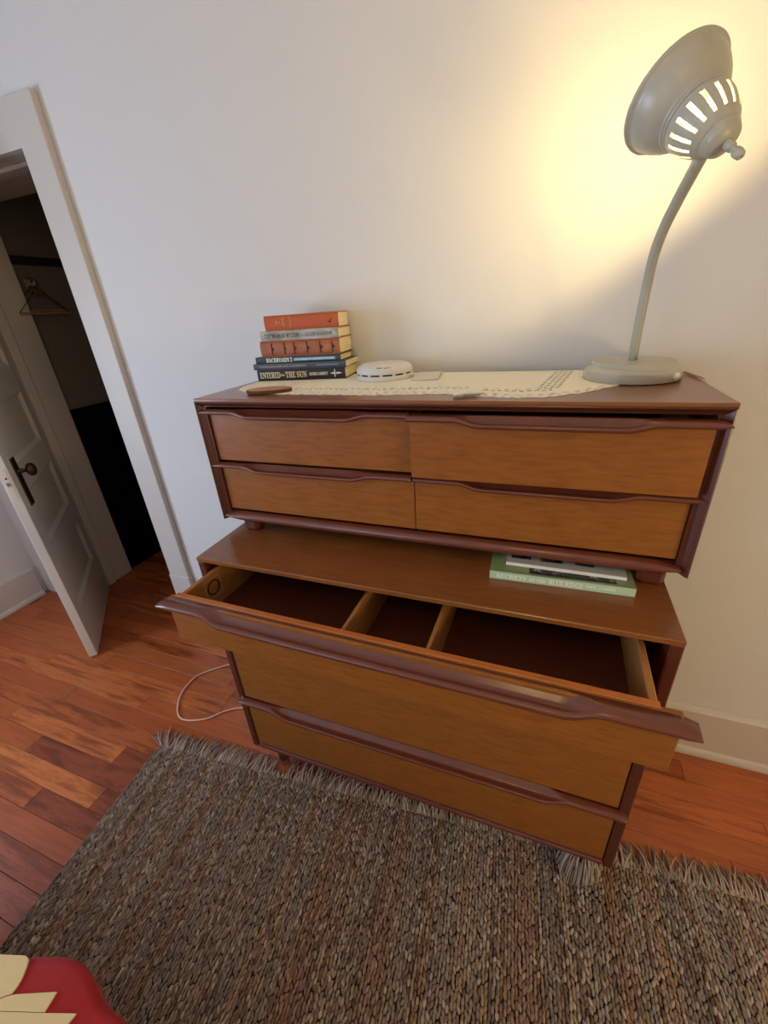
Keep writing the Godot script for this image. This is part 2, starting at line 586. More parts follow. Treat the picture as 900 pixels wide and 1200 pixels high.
func build_floor() -> void:
	var f := structure("floor")
	var s := Shape.new()
	s.box(Vector3(LW - 0.15, -0.12, -1.25), Vector3(RW + 0.15, -0.018, FW + 0.15))
	put("subfloor", s, M.subfloor, f)
	var pitch := 0.0725
	var z0 := 0.79
	var r := RandomNumberGenerator.new()
	r.seed = 5
	var meshes := {}
	var far := Shape.new()
	for row in range(-26, 36):
		var za := z0 + row * pitch
		var joints := []
		var x := LW - 0.14 + r.randf_range(-0.8, 0.0)
		while x < RW + 0.15:
			joints.append(x)
			x += r.randf_range(0.55, 1.35)
		joints.append(RW + 0.16)
		var dark := -1
		var light := -1
		if row == -1:
			joints = [LW - 0.5, -1.55, -0.95, 0.1, 1.0, 1.9, RW + 0.16]
			dark = 2
		elif row == 0:
			joints = [LW - 0.5, -1.36, -0.49, 0.4, 1.3, RW + 0.16]
			light = 1
		elif row == -2:
			joints = [LW - 0.5, -1.2, -0.56, 0.35, 1.2, 2.0, RW + 0.16]
			dark = 2
		elif row == 1:
			joints = [LW - 0.5, -1.5, -0.72, -0.1, 0.9, 1.7, RW + 0.16]
			dark = 2
		for j in joints.size() - 1:
			var xa: float = maxf(joints[j], LW - 0.14)
			var xb: float = minf(joints[j + 1], RW + 0.14)
			if xb - xa < 0.02:
				continue
			if za < -0.31 and (xa > -0.2 or xb < CX - 0.3):
				continue
			var gap := 0.0006
			if row > 8:
				far.box(Vector3(xa + gap, -0.018, za + gap), Vector3(xb - gap, 0.0, za + pitch - gap), 0.0005)
				continue
			var lift := r.randf_range(-0.0006, 0.0)
			var b := Shape.new()
			b.box(Vector3(xa + gap, -0.018, za + gap), Vector3(xb - gap, lift, za + pitch - gap), 0.0005)
			var m: Material = M.boards[r.randi() % M.boards.size()]
			if j == dark:
				m = M.board_dark
			elif j == light:
				m = M.board_light
			elif r.randf() < 0.04:
				m = M.board_dark
			put("board", b, m, f)
	var o := put("far_boards", far, M.boards[1], f)
	o.set_meta("kind", "stuff")

# ---------------------------------------------------------------- doorway and door
func build_door() -> void:
	var t := structure("trim_1")
	var s := Shape.new()
	var rings := []
	# right casing: flat board with a rounded outer edge, standing on a plinth
	s.box(Vector3(CI, 0.352, 0), Vector3(CO, 2.1576, 0.0247), 0.002)
	put("side_casing", s, M.trim, t)
	s = Shape.new()
	s.box(Vector3(CI - 0.004, 0, 0), Vector3(CO + 0.004, 0.3525, 0.028), 0.003)
	put("plinth_block", s, M.trim, t)
	s = Shape.new()
	s.box(Vector3(CX - 0.122, 0.0, 0), Vector3(CX - 0.004, 2.1576, 0.0247), 0.003)
	put("side_casing", s, M.trim, t)
	s = Shape.new()
	s.box(Vector3(CX - 0.122, 2.0299, 0), Vector3(CI + 0.002, 2.1576, 0.0246))
	put("head_casing", s, M.trim, t)
	s = Shape.new()
	s.box(Vector3(CX - 0.022, 0, -0.33), Vector3(CX, 2.052, -0.0005), 0.003)
	s.box(Vector3(CX, 0, -0.20), Vector3(CX + 0.014, 2.03, -0.155), 0.004)
	put("jamb", s, M.trim, t)
	s = Shape.new()
	s.box(Vector3(CI + 0.0005, 0, -0.33), Vector3(CI + 0.02, 2.052, -0.0005), 0.003)
	s.box(Vector3(CI - 0.013, 0, -0.20), Vector3(CI + 0.0005, 2.03, -0.155), 0.004)
	put("jamb", s, M.trim, t)
	s = Shape.new()
	s.box(Vector3(CX, 2.034, -0.33), Vector3(CI, 2.052, -0.0005), 0.003)
	s.box(Vector3(CX, 2.02, -0.12), Vector3(CI, 2.034, -0.06), 0.004)
	put("head_jamb", s, M.trim, t)
	# the door leaf: five recessed panels, hinged in the left jamb and swung 43 degrees into the room
	var d := structure("door_1")
	d.position = Vector3(-1.639, 0.008, -0.137)
	d.rotation.y = deg_to_rad(-42.9)
	var W := 0.676
	var H := 2.012
	var T := 0.036
	var pa := 0.088
	var pb := 0.585
	var rows := []
	for k in 5:
		rows.append([0.258 + 0.3625 * k, 0.258 + 0.3625 * k + 0.243])
	s = Shape.new()
	s.box(Vector3(0, 0, 0), Vector3(pa, H, T), 0.002)
	put("stile", s, M.door, d)
	s = Shape.new()
	s.box(Vector3(pb, 0, 0), Vector3(W, H, T), 0.002)
	put("stile", s, M.door, d)
	var y := 0.0
	for k in 6:
		s = Shape.new()
		var top: float = rows[k][0] if k < 5 else H
		s.box(Vector3(pa, y, 0.0002), Vector3(pb, top, T - 0.0002))
		put("rail", s, M.door, d)
		if k < 5:
			y = rows[k][1]
	for k in 5:
		s = Shape.new()
		var a: float = rows[k][0]
		var b: float = rows[k][1]
		s.box(Vector3(pa, a, 0.012), Vector3(pb, b, T - 0.012))
		for side in 2:
			# sloped moulding round the panel on both faces
			var z_out := 0.001 if side == 0 else T - 0.001
			var z_in := 0.0125 if side == 0 else T - 0.0125
			var g := 0.020
			var o := [Vector2(pa, a), Vector2(pb, a), Vector2(pb, b), Vector2(pa, b)]
			var i := [Vector2(pa + g, a + g), Vector2(pb - g, a + g), Vector2(pb - g, b - g), Vector2(pa + g, b - g)]
			for q in 4:
				var q2 := (q + 1) % 4
				var tr := PackedVector3Array()
				var A := Vector3(o[q].x, o[q].y, z_out)
				var B := Vector3(o[q2].x, o[q2].y, z_out)
				var C := Vector3(i[q2].x, i[q2].y, z_in)
				var D := Vector3(i[q].x, i[q].y, z_in)
				var E := Vector3(o[q].x, o[q].y, z_in)
				var F := Vector3(o[q2].x, o[q2].y, z_in)
				tr.append_array([A, B, C, A, C, D, E, C, F, E, D, C, A, F, B, A, E, F, A, D, E, B, F, C])
				s.solid(tr)
		put("door_panel", s, M.door, d)
	# long bronze plate with an oval knob on each face
	for side in 2:
		var sg := -1.0 if side == 0 else 1.0
		var zf := 0.0 if side == 0 else T
		s = Shape.new()
		s.box(Vector3(0.566, 0.806, minf(zf, zf + sg * 0.005)), Vector3(0.616, 1.018, maxf(zf, zf + sg * 0.005)), 0.004)
		put("knob_plate", s, M.bronze, d)
		s = Shape.new()
		var kt := Transform3D(Basis(Vector3(1, 0, 0), Vector3(0, 0, sg), Vector3(0, -sg, 0)), Vector3(0.592, 0.958, zf + sg * 0.004))
		s.lathe([[0.001, 0.0], [0.014, 0.0], [0.011, 0.005], [0.0085, 0.010], [0.0080, 0.026], [0.012, 0.030], [0.022, 0.034], [0.0275, 0.041], [0.0285, 0.047], [0.025, 0.056], [0.015, 0.062], [0.001, 0.064]], 28, kt)
		put("knob", s, M.bronze, d)
	s = Shape.new()
	s.box(Vector3(W - 0.001, 0.86, 0.009), Vector3(W + 0.0015, 1.0, 0.028), 0.0005)
	put("latch_plate", s, M.door, d, "painted latch plate on the door edge")
	s = Shape.new()
	s.box(Vector3(W, 0.925, 0.013), Vector3(W + 0.010, 0.94, 0.024), 0.002)
	put("latch_bolt", s, M.steel, d)
	s = Shape.new()
	s.box(Vector3(W, 0.953, 0.014), Vector3(W + 0.002, 0.960, 0.021), 0.0005)
	put("screw", s, M.hole, d)
	for hy in [0.28, 1.0, 1.72]:
		s = Shape.new()
		s.tube([Vector3(-0.006, hy - 0.04, T + 0.004), Vector3(-0.006, hy + 0.04, T + 0.004)], 0.006, 10)
		put("hinge", s, M.bronze, d)

func build_closet() -> void:
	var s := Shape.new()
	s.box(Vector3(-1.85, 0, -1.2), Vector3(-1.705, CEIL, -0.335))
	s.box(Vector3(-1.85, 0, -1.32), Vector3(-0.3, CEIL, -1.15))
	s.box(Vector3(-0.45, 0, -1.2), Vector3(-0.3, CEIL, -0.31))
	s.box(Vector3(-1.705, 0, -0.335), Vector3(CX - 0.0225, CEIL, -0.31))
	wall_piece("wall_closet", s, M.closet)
	s = Shape.new()
	s.box(Vector3(-1.704, 1.80, -1.148), Vector3(-1.683, 1.836, -0.34), 0.002)
	var tr := wall_piece("trim_2", s, mat(Color(0.10, 0.08, 0.06), 0.8))
	# black board along the closet side
	s = Shape.new()
	s.box(Vector3(-1.703, 0, -1.10), Vector3(-1.68, 1.078, -0.345), 0.006)
	var b := thing("black_panel", "black panel as high as a table standing along the side of the dark closet", "panel", Vector3(-1.69, 0, -0.7))
	s.xf = Transform3D()
	var sh := here(b)
	sh.box(Vector3(-1.703, 0, -1.10), Vector3(-1.68, 1.078, -0.345), 0.006)
	put("board", sh, M.black, b)
	# wall hook with two clothes hangers
	var h := thing("wall_hook", "pale hook on the closet's side wall under the dark cleat", "hook", Vector3(-1.7, 1.70, -0.39))
	sh = here(h)
	sh.box(Vector3(-1.704, 1.690, -0.405), Vector3(-1.694, 1.735, -0.375), 0.003)
	put("hook_plate", sh, mat(Color(0.62, 0.58, 0.50), 0.6), h)
	sh = here(h)
	sh.tube([Vector3(-1.695, 1.712, -0.39), Vector3(-1.67, 1.708, -0.39), Vector3(-1.655, 1.711, -0.39), Vector3(-1.65, 1.724, -0.39)], 0.006, 10)
	put("hook_arm", sh, mat(Color(0.70, 0.66, 0.58), 0.6), h)
	for k in 2:
		var x := -1.683 + 0.022 * k
		var g := thing("clothes_hanger", ["wire clothes hanger with a pale wooden bar, the one against the closet wall", "wire clothes hanger with a pale wooden bar, the one nearer the closet doorway"][k], "hanger", Vector3(x, 1.585, -0.39), 0.0, "hangers in the closet")
		var zc := -0.39 - 0.008 * k
		var dy := -0.012 * k
		sh = here(g)
		sh.tube([Vector3(x, 1.732 + dy, zc + 0.014), Vector3(x, 1.744 + dy, zc + 0.004), Vector3(x, 1.740 + dy, zc - 0.010), Vector3(x, 1.725 + dy, zc - 0.012), Vector3(x, 1.705 + dy, zc)], 0.0018, 6)
		sh.tube([Vector3(x, 1.705 + dy, zc), Vector3(x, 1.592 + dy, zc - 0.128)], 0.002, 6)
		sh.tube([Vector3(x, 1.705 + dy, zc), Vector3(x, 1.592 + dy, zc + 0.128)], 0.002, 6)
		put("wire", sh, mat(Color(0.16, 0.13, 0.10), 0.5), g)
		sh = here(g)
		sh.tube([Vector3(x, 1.588 + dy, zc - 0.125), Vector3(x, 1.588 + dy, zc + 0.125)], 0.006, 10)
		put("bar", sh, mat(Color(0.66, 0.52, 0.36), 0.6), g)
		sh = here(g)
		sh.box(Vector3(x - 0.006, 1.668 + dy, zc - 0.02), Vector3(x + 0.006, 1.702 + dy, zc + 0.02), 0.004)
		put("collar", sh, mat(Color(0.42, 0.26, 0.16), 0.6), g)

# ---------------------------------------------------------------- rug
func build_rug() -> void:
	# local u runs along the fringed end, v towards the camera
	var g := thing("woven_rug", "large heather brown and grey woven rug with fringed end under the dresser", "rug", Vector3(-0.43, 0, 0.60), 0.083)
	var U := 2.45
	var V := 1.75
	var s := Shape.new()
	s.box(Vector3(0, 0.0005, 0), Vector3(U, 0.006, V), 0.002)
	put("backing", s, M.yarn_back, g)
	# one yarn loop, repeated
	var loop := Shape.new()
	var rings := []
	var n := 7
	for i in n + 1:
		var t := PI * i / n
		var r := maxf(sin(t), 0.02)
		var ring := PackedVector3Array()
		for k in 7:
			var a := TAU * k / 7
			ring.append(Vector3(r * cos(a), r * sin(a), -cos(t)))
		rings.append(ring)
	loop.loft(rings, true, false)
	var lm := loop.mesh()
	var tone := FastNoiseLite.new()
	tone.seed = 12
	tone.frequency = 9.0
	tone.fractal_octaves = 3
	var tone2 := FastNoiseLite.new()
	tone2.seed = 40
	tone2.frequency = 5.0
	var pal := [Color(0.33, 0.235, 0.165), Color(0.37, 0.285, 0.215), Color(0.27, 0.165, 0.11), Color(0.44, 0.335, 0.245), Color(0.29, 0.235, 0.20), Color(0.22, 0.13, 0.095), Color(0.41, 0.265, 0.155), Color(0.35, 0.275, 0.22)]
	var pu := 0.0086
	var pv := 0.0128
	var nu := int(U / pu)
	var nv := int(V / pv)
	var xfs := []
	var cols := []
	var lump := Vector2(1.520, 0.075)
	for i in nu:
		var base: int = int((tone.get_noise_1d(i * pu * 2.2) * 0.5 + 0.5) * 9.0 + (i * 7 % 3) * 0.8) % pal.size()
		var style := (i * 13) % 7
		for j in nv:
			var u := (i + 0.5) * pu + rng.randf_range(-0.0016, 0.0016)
			var v := (j + 0.5 + (0.5 if i % 2 else 0.0)) * pv + rng.randf_range(-0.003, 0.003)
			if v > V - 0.004:
				continue
			var tilt := (0.22 if i % 2 else -0.22) + rng.randf_range(-0.3, 0.3)
			var thick := 0.0046
			if style == 0:
				tilt *= 0.3
				thick = 0.0042
			var hgt := 0.0058 * rng.randf_range(0.65, 1.35)
			var c: Color = pal[base]
			var alt: Color = pal[(base + 3) % pal.size()]
			c = c.lerp(alt, clampf(0.35 + tone2.get_noise_2d(u * 6.0, v * 3.0) * 0.9, 0.0, 1.0))
			var q := rng.randf()
			if q < 0.16:
				c = c.lerp(Color(0.70, 0.60, 0.49), 0.55)
				hgt *= 1.3
			elif q < 0.36:
				c = c * 0.55
				hgt *= 0.7
			var band := tone.get_noise_1d(u * 1.3 + 40.0)
			c = c.lerp(Color(0.36, 0.19, 0.12) if band > 0.0 else Color(0.335, 0.275, 0.225), clampf(absf(band) * 1.6, 0.0, 0.55))
			var d := (Vector2(u, v) - lump).length()
			var up := 0.030 * exp(-pow(d / 0.040, 2.0))
			var b := Basis(Vector3.UP, tilt) * Basis.from_scale(Vector3(thick * rng.randf_range(0.85, 1.1), hgt, 0.0082 * rng.randf_range(0.9, 1.15)))
			xfs.append(Transform3D(b, Vector3(u, 0.0065 + up, v)))
			c = c * rng.randf_range(0.85, 1.15) * YARN
			c.a = 1.0
			cols.append(c)
	var mm := MultiMesh.new()
	mm.transform_format = MultiMesh.TRANSFORM_3D
	mm.use_colors = true
	mm.mesh = lm
	mm.instance_count = xfs.size()
	for i in xfs.size():
		mm.set_instance_transform(i, xfs[i])
		mm.set_instance_color(i, cols[i])
	var mi := MultiMeshInstance3D.new()
	mi.name = "woven_yarn"
	mi.multimesh = mm
	mi.material_override = M.yarn
	mi.set_meta("kind", "stuff")
	g.add_child(mi, true)
	# fringe of loose yarn ends
	s = Shape.new()
	s.tinted = true
	var x := 0.0
	while x < U:
		var L := rng.randf_range(0.045, 0.082)
		var a := rng.randf_range(-0.45, 0.45)
		if absf(x - 0.519) < 0.030:
			L = rng.randf_range(0.018, 0.026)
		if x < 0.04:
			a = -0.9 + x * 14.0 + rng.randf_range(-0.3, 0.3)
			L *= 1.2
		var bend := rng.randf_range(-0.5, 0.5)
		var h := rng.randf_range(0.003, 0.013)
		var path := []
		var p := Vector3(x + rng.randf_range(-0.003, 0.003), 0.0075, 0.006)
		var dd := (Vector2(p.x, -0.02) - lump).length()
		var up := 0.022 * exp(-pow(dd / 0.04, 2.0))
		p.y += up
		for q in 5:
			path.append(p)
			var ang := a + bend * q / 4.0
			p += Vector3(sin(ang), 0, -cos(ang)) * L / 4.0
			p.y = 0.003 + h * sin(PI * (q + 1) / 4.2) + up * (1.0 - (q + 1) / 5.0)
			p.y = maxf(p.y, 0.003)
		var c: Color = pal[rng.randi() % pal.size()].lerp(Color(0.56, 0.47, 0.40), 0.55) * rng.randf_range(0.6, 1.4) * YARN
		c.a = 1.0
		s.tint = c
		s.tube(path, rng.randf_range(0.0020, 0.0034), 5, 0.0012)
		x += rng.randf_range(0.0018, 0.0042)
	# tuft of fringe pushed up against the front foot
	for k in 90:
		var a := rng.randf_range(-0.2, PI + 0.2)
		var rr := rng.randf_range(0.030, 0.046)
		var hh := rng.randf_range(0.05, 0.11)
		var c0 := Vector3(1.4995, 0.0, 0.0325)
		var path := []
		for q in 6:
			var t := q / 5.0
			var rad := lerpf(rr + 0.012, 0.027, t * t)
			path.append(c0 + Vector3(cos(a) * rad, 0.008 + hh * sin(t * 1.75), sin(a) * rad))
		var c: Color = pal[rng.randi() % pal.size()].lerp(Color(0.60, 0.51, 0.43), 0.6) * rng.randf_range(0.7, 1.3) * YARN
		c.a = 1.0
		s.tint = c
		s.tube(path, rng.randf_range(0.0022, 0.0034), 5, 0.0014)
	var fr := put("fringe", s, M.yarn, g)
	fr.set_meta("kind", "stuff")

const YARN := 0.86

# ---------------------------------------------------------------- dressers
const LX0 := 0.0273
const LX1 := 1.1227
const LZ := 0.5721
const LY0 := 0.17
const LY1 := 0.9256
const UX0 := 0.0
const UX1 := 1.150
const UZ := 0.4156
const UY0 := 0.962
const UY1 := 1.3047

func sculpted_pull(s: Shape, x0: float, x1: float, y: float, z: float, sc: float, dip: float, tip0: bool, tip1: bool) -> void:
	# a lip along the drawer's upper edge that drops and swells in the middle
	var rings := []
	var xs := []
	var n := 64
	for i in n + 1:
		xs.append(lerpf(x0, x1, float(i) / n))
	for i in xs.size():
		var x: float = xs[i]
		var da := x - x0
		var db := x1 - x
		var k := smoothstep(dip, dip + 0.055, da) * smoothstep(dip, dip + 0.055, db)
		var e := 1.0
		if tip0:
			e = minf(e, clampf(da / 0.022, 0.0, 1.0))
		if tip1:
			e = minf(e, clampf(db / 0.022, 0.0, 1.0))
		e = lerpf(0.35, 1.0, sqrt(e))
		var pr := [[-0.006, 0.0, -0.006, 0.0], [0.004, 0.0, -0.002, -0.0005], [0.009, -0.0012, 0.0025, -0.0145], [0.0125, -0.0025, 0.0115, -0.0150], [0.0150, -0.0045, 0.0175, -0.0125], [0.0162, -0.0075, 0.0210, -0.0160], [0.0150, -0.0105, 0.0195, -0.0205], [0.0110, -0.0130, 0.0130, -0.0235], [0.001, -0.0140, 0.001, -0.0250], [-0.006, -0.0140, -0.006, -0.0250]]
		var ring := PackedVector3Array()
		for p in pr:
			var zz := lerpf(p[0], p[2], k) * sc
			var yy := lerpf(p[1], p[3], k) * sc
			yy = lerpf(-0.0075 * sc, yy, e)
			ring.append(Vector3(x, y + yy, z + zz))
		rings.append(ring)
	s.loft(rings, true, true)

func build_lower_dresser() -> void:
	var o := thing("lower_dresser", "wide wooden dresser on the rug with its top drawer pulled open", "dresser", Vector3(0.575, 0, 0.30))
	var w := 0.022
	var zb := 0.04
	var s := here(o)
	s.box(Vector3(LX0, LY0, zb), Vector3(LX0 + w, LY1 - 0.013, LZ), 0.003)
	s.box(Vector3(LX1 - w, LY0, zb), Vector3(LX1, LY1 - 0.013, LZ), 0.003)
	s.box(Vector3(LX0 + w, LY0 + 0.004, zb), Vector3(LX1 - w, LY0 + 0.022, LZ - 0.004), 0.003)
	s.box(Vector3(LX0 + w, LY0, zb), Vector3(LX1 - w, LY1 - 0.013, zb + 0.012))
	# the frame rails between the drawers
	for y in [0.400, 0.658, 0.758]:
		s.box(Vector3(LX0 + w, y - 0.009, zb + 0.02), Vector3(LX1 - w, y + 0.003, LZ - 0.03))
	put("case", s, M.case, o)
	s = here(o)
	s.box(Vector3(LX0, LY1 - 0.013, zb), Vector3(LX1, LY1, LZ + 0.001), 0.002)
	put("top_board", s, M.top, o)
	# closed drawers
	var rows := [[0.192, 0.404], [0.411, 0.656], [0.664, 0.758]]
	for r in rows:
		s = here(o)
		s.box(Vector3(LX0 + w + 0.002, r[0], LZ - 0.026), Vector3(LX1 - w - 0.002, r[1], LZ - 0.004), 0.0015)
		var d := put("drawer", s, M.front, o)
		s = here(o)
		sculpted_pull(s, LX0 + 0.006, LX1 - 0.006, r[1] + 0.004, LZ - 0.002, 1.25, 0.125, true, true)
		put("pull", s, M.pull, d)
	s = here(o)
	s.box(Vector3(LX0 + w, LY0, LZ - 0.03), Vector3(LX1 - w, LY0 + 0.016, LZ + 0.001), 0.004)
	put("bottom_rail", s, M.pull, o)
	# the open top drawer, pulled out a little askew
	var zf := 0.710
	var a := LX0 + w + 0.001
	var b := LX1 - w - 0.001
	var yt := 0.893
	var y0 := 0.770
	var pivot := Vector3(0.575, 0, 0.45)
	var askew := Transform3D(Basis(), pivot) * Transform3D(Basis(Vector3.UP, -0.014), Vector3()) * Transform3D(Basis(), -pivot)
	var there := func() -> Shape:
		var q := here(o)
		q.xf = q.xf * askew
		return q
	s = there.call()
	s.box(Vector3(a, y0, zf - 0.020), Vector3(b, yt, zf), 0.0015)
	var d := put("drawer", s, M.front, o)
	s = there.call()
	sculpted_pull(s, LX0 + 0.008, LX1 - 0.004, yt + 0.0005, zf, 1.45, 0.130, true, true)
	put("pull", s, M.pull, d)
	s = there.call()
	s.box(Vector3(0.062, y0 + 0.01, zf - 0.028), Vector3(1.070, yt + 0.001, zf - 0.014), 0.001)
	put("front_edge", s, M.edge_wood, d, "bright orange wooden inner edge of the drawer front")
	for e in 2:
		var xa: float = 0.061 if e == 0 else 1.057
		s = there.call()
		s.box(Vector3(xa, y0 + 0.006, 0.25), Vector3(xa + 0.013, yt - 0.006, zf - 0.018), 0.002)
		put("drawer_side", s, M.pale_wood, d)
	s = there.call()
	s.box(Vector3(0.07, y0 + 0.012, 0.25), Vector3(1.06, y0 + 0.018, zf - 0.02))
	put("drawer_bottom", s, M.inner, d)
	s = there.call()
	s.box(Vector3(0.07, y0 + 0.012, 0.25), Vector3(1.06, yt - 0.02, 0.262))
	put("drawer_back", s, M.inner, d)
	for x in [0.497, 0.682]:
		s = there.call()
		s.box(Vector3(x, y0 + 0.017, 0.26), Vector3(x + 0.008, yt - 0.010, zf - 0.027), 0.001)
		put("divider", s, M.pale_wood, d)
	# maker's stamp branded on the inner left side: square border with a ring
	s = there.call()
	var sx := 0.0741
	var sz := 0.590
	var sy := 0.846
	var hs := 0.029
	for q in [[Vector3(0, -hs, -hs), Vector3(0.0006, hs, -hs + 0.004)], [Vector3(0, -hs, hs - 0.004), Vector3(0.0006, hs, hs)], [Vector3(0, -hs, -hs), Vector3(0.0006, -hs + 0.004, hs)], [Vector3(0, hs - 0.004, -hs), Vector3(0.0006, hs, hs)]]:
		s.box(Vector3(sx, sy, sz) + q[0], Vector3(sx, sy, sz) + q[1])
	put("stamp_border", s, mat(Color(0.70, 0.56, 0.36), 0.6), d, "pale square stamp border on the drawer side")
	s = there.call()
	var outer := PackedVector3Array()
	for ring_k in 28:
		var t0 := TAU * ring_k / 28.0
		var t1 := TAU * (ring_k + 1) / 28.0
		var tr := PackedVector3Array()
		var ro := 0.022
		var ri := 0.0175
		var P := [Vector3(0, ro * cos(t0), ro * sin(t0)), Vector3(0, ro * cos(t1), ro * sin(t1)), Vector3(0, ri * cos(t1), ri * sin(t1)), Vector3(0, ri * cos(t0), ri * sin(t0))]
		var bse := Vector3(sx, sy, sz)
		var up := Vector3(0.0007, 0, 0)
		tr.append_array([bse + up + P[0], bse + up + P[1], bse + up + P[2], bse + up + P[0], bse + up + P[2], bse + up + P[3], bse + P[0], bse + P[2], bse + P[1], bse + P[0], bse + P[3], bse + P[2], bse + P[0], bse + P[1], bse + up + P[1], bse + P[0], bse + up + P[1], bse + up + P[0], bse + P[2], bse + P[3], bse + up + P[3], bse + P[2], bse + up + P[3], bse + up + P[2]])
		s.solid(tr)
	put("stamp_ring", s, mat(Color(0.16, 0.09, 0.04), 0.7), d, "dark ring of the stamp")
	# short tapered feet
	for fx in [0.083, 1.067]:
		for fz in [0.12, 0.508]:
			s = here(o)
			var ft := Transform3D(Basis(), Vector3(fx, 0.014 if fz > 0.3 else 0.0005, fz))
			s.lathe([[0.001, 0.02], [0.0165, 0.02], [0.026, LY0 - 0.012], [0.001, LY0 - 0.012]], 20, ft)
			var leg := put("leg", s, M.case, o)
			s = here(o)
			s.lathe([[0.001, 0.0], [0.015, 0.0], [0.0165, 0.003], [0.0172, 0.022], [0.001, 0.022]], 20, ft)
			put("ferrule", s, M.steel, leg, "small shiny metal ferrule")

func build_upper_dresser() -> void:
	var o := thing("upper_dresser", "low four-drawer wooden dresser stacked on short posts, carrying the lamp and books", "dresser", Vector3(0.575, LY1, 0.21))
	var w := 0.022
	var zb := 0.03
	var s := here(o)
	# carcass
	s.box(Vector3(UX0 + 0.001, UY0, zb), Vector3(UX0 + w, UY1 - 0.0085, UZ - 0.012))
	s.box(Vector3(UX1 - w, UY0, zb), Vector3(UX1 - 0.001, UY1 - 0.0085, UZ - 0.012))
	s.box(Vector3(UX0 + w, UY0 + 0.004, zb), Vector3(UX1 - w, UY0 + 0.02, UZ - 0.02))
	s.box(Vector3(UX0 + w, UY0 + 0.004, zb), Vector3(UX1 - w, UY1 - 0.0085, zb + 0.012))
	s.box(Vector3(UX0 + w, 1.123, zb + 0.02), Vector3(UX1 - w, 1.135, UZ - 0.06))
	s.box(Vector3(0.572, UY0 + 0.01, zb + 0.02), Vector3(0.590, UY1 - 0.0085, UZ - 0.06))
	put("case", s, M.case, o)
	s = here(o)
	s.box(Vector3(UX0, UY1 - 0.008, zb), Vector3(UX1, UY1, UZ + 0.001), 0.0015)
	put("top_board", s, M.top, o)
	# mitred face frame with a hollow bevel towards the drawers
	for side in 3:
		var rings := []
		for end in 2:
			var ring := PackedVector3Array()
			for p in [[0.0, 0.0], [0.003, 0.001], [0.008, -0.003], [0.014, -0.010], [0.019, -0.0115], [0.021, -0.017], [0.022, -0.034], [0.0, -0.034]]:
				var inset: float = p[0]
				var zz: float = UZ + p[1]
				if side == 0:
					ring.append(Vector3(UX0 + inset, (UY1 - 0.0081 - inset) if end else (UY0 - 0.004 + inset * 0.2), zz))
				elif side == 1:
					ring.append(Vector3(UX1 - inset, (UY1 - 0.0081 - inset) if end else (UY0 - 0.004 + inset * 0.2), zz))
				else:
					ring.append(Vector3((UX1 - inset) if end else (UX0 + inset), UY1 - 0.0081 - inset * 0.75, zz))
			rings.append(ring)
		s = here(o)
		s.loft(rings, false, true)
		put("face_frame", s, M.case, o)
	# rounded bottom rail whose ends lap the frame
	s = here(o)
	var rr := []
	for i in 25:
		var t := i / 24.0
		var x := lerpf(UX0 + 0.016, UX1 - 0.016, t)
		var e := sqrt(clampf(minf(t, 1.0 - t) / 0.012, 0.0, 1.0))
		e = lerpf(0.3, 1.0, e)
		var ring := PackedVector3Array()
		for p in [[-0.03, 0.010], [-0.010, 0.0115], [-0.003, 0.0105], [0.002, 0.006], [0.005, 0.0], [0.005, -0.006], [0.001, -0.011], [-0.006, -0.0125], [-0.03, -0.0125]]:
			ring.append(Vector3(x, UY0 + 0.0125 + p[1] * e, UZ + 0.002 + p[0]))
		rr.append(ring)
	s.loft(rr, true, true)
	put("bottom_rail", s, M.pull, o)
	# drawers: two rows of two, the upper right one left slightly out
	var zf := UZ - 0.018
	var xm := 0.5812
	for q in [[UX0 + w + 0.001, xm - 0.001, 1.136, 1.274, 0.0], [UX0 + w + 0.001, xm - 0.001, 0.988, 1.1285, 0.0], [xm + 0.001, UX1 - w - 0.001, 0.988, 1.1285, 0.0], [xm + 0.001, UX1 - w - 0.001, 1.133, 1.274, 0.022]]:
		s = here(o)
		s.box(Vector3(q[0], q[2], zf - 0.02 + q[4]), Vector3(q[1], q[3], zf + q[4]), 0.0015)
		var open: bool = q[4] > 0.0
		var d := put("drawer", s, M.front, o, "drawer standing slightly proud of the others" if open else "")
		s = here(o)
		var left: bool = q[0] < 0.3
		var x0: float = q[0] - (0.016 if left else -0.001)
		var x1: float = q[1] + (-0.001 if left else 0.016)
		if open:
			x0 -= 0.004
		sculpted_pull(s, x0, x1, q[3] + 0.003, zf + q[4] + 0.004, 1.02, 0.10, left, not left)
		put("pull", s, M.pull, d)
		if open:
			for xx in [q[0] + 0.006, q[1] - 0.016]:
				s = here(o)
				s.box(Vector3(xx, q[2] + 0.01, 0.1), Vector3(xx + 0.010, q[3] - 0.02, zf + 0.004))
				put("drawer_side", s, M.pale_wood, d)
	# short posts that carry it above the lower dresser
	for fx in [0.087, 1.090]:
		for fz in [0.08, 0.389]:
			s = here(o)
			s.box(Vector3(fx - 0.026, LY1, fz - 0.024), Vector3(fx + 0.026, UY0 + 0.004, fz + 0.024), 0.010)
			put("leg", s, M.case, o)

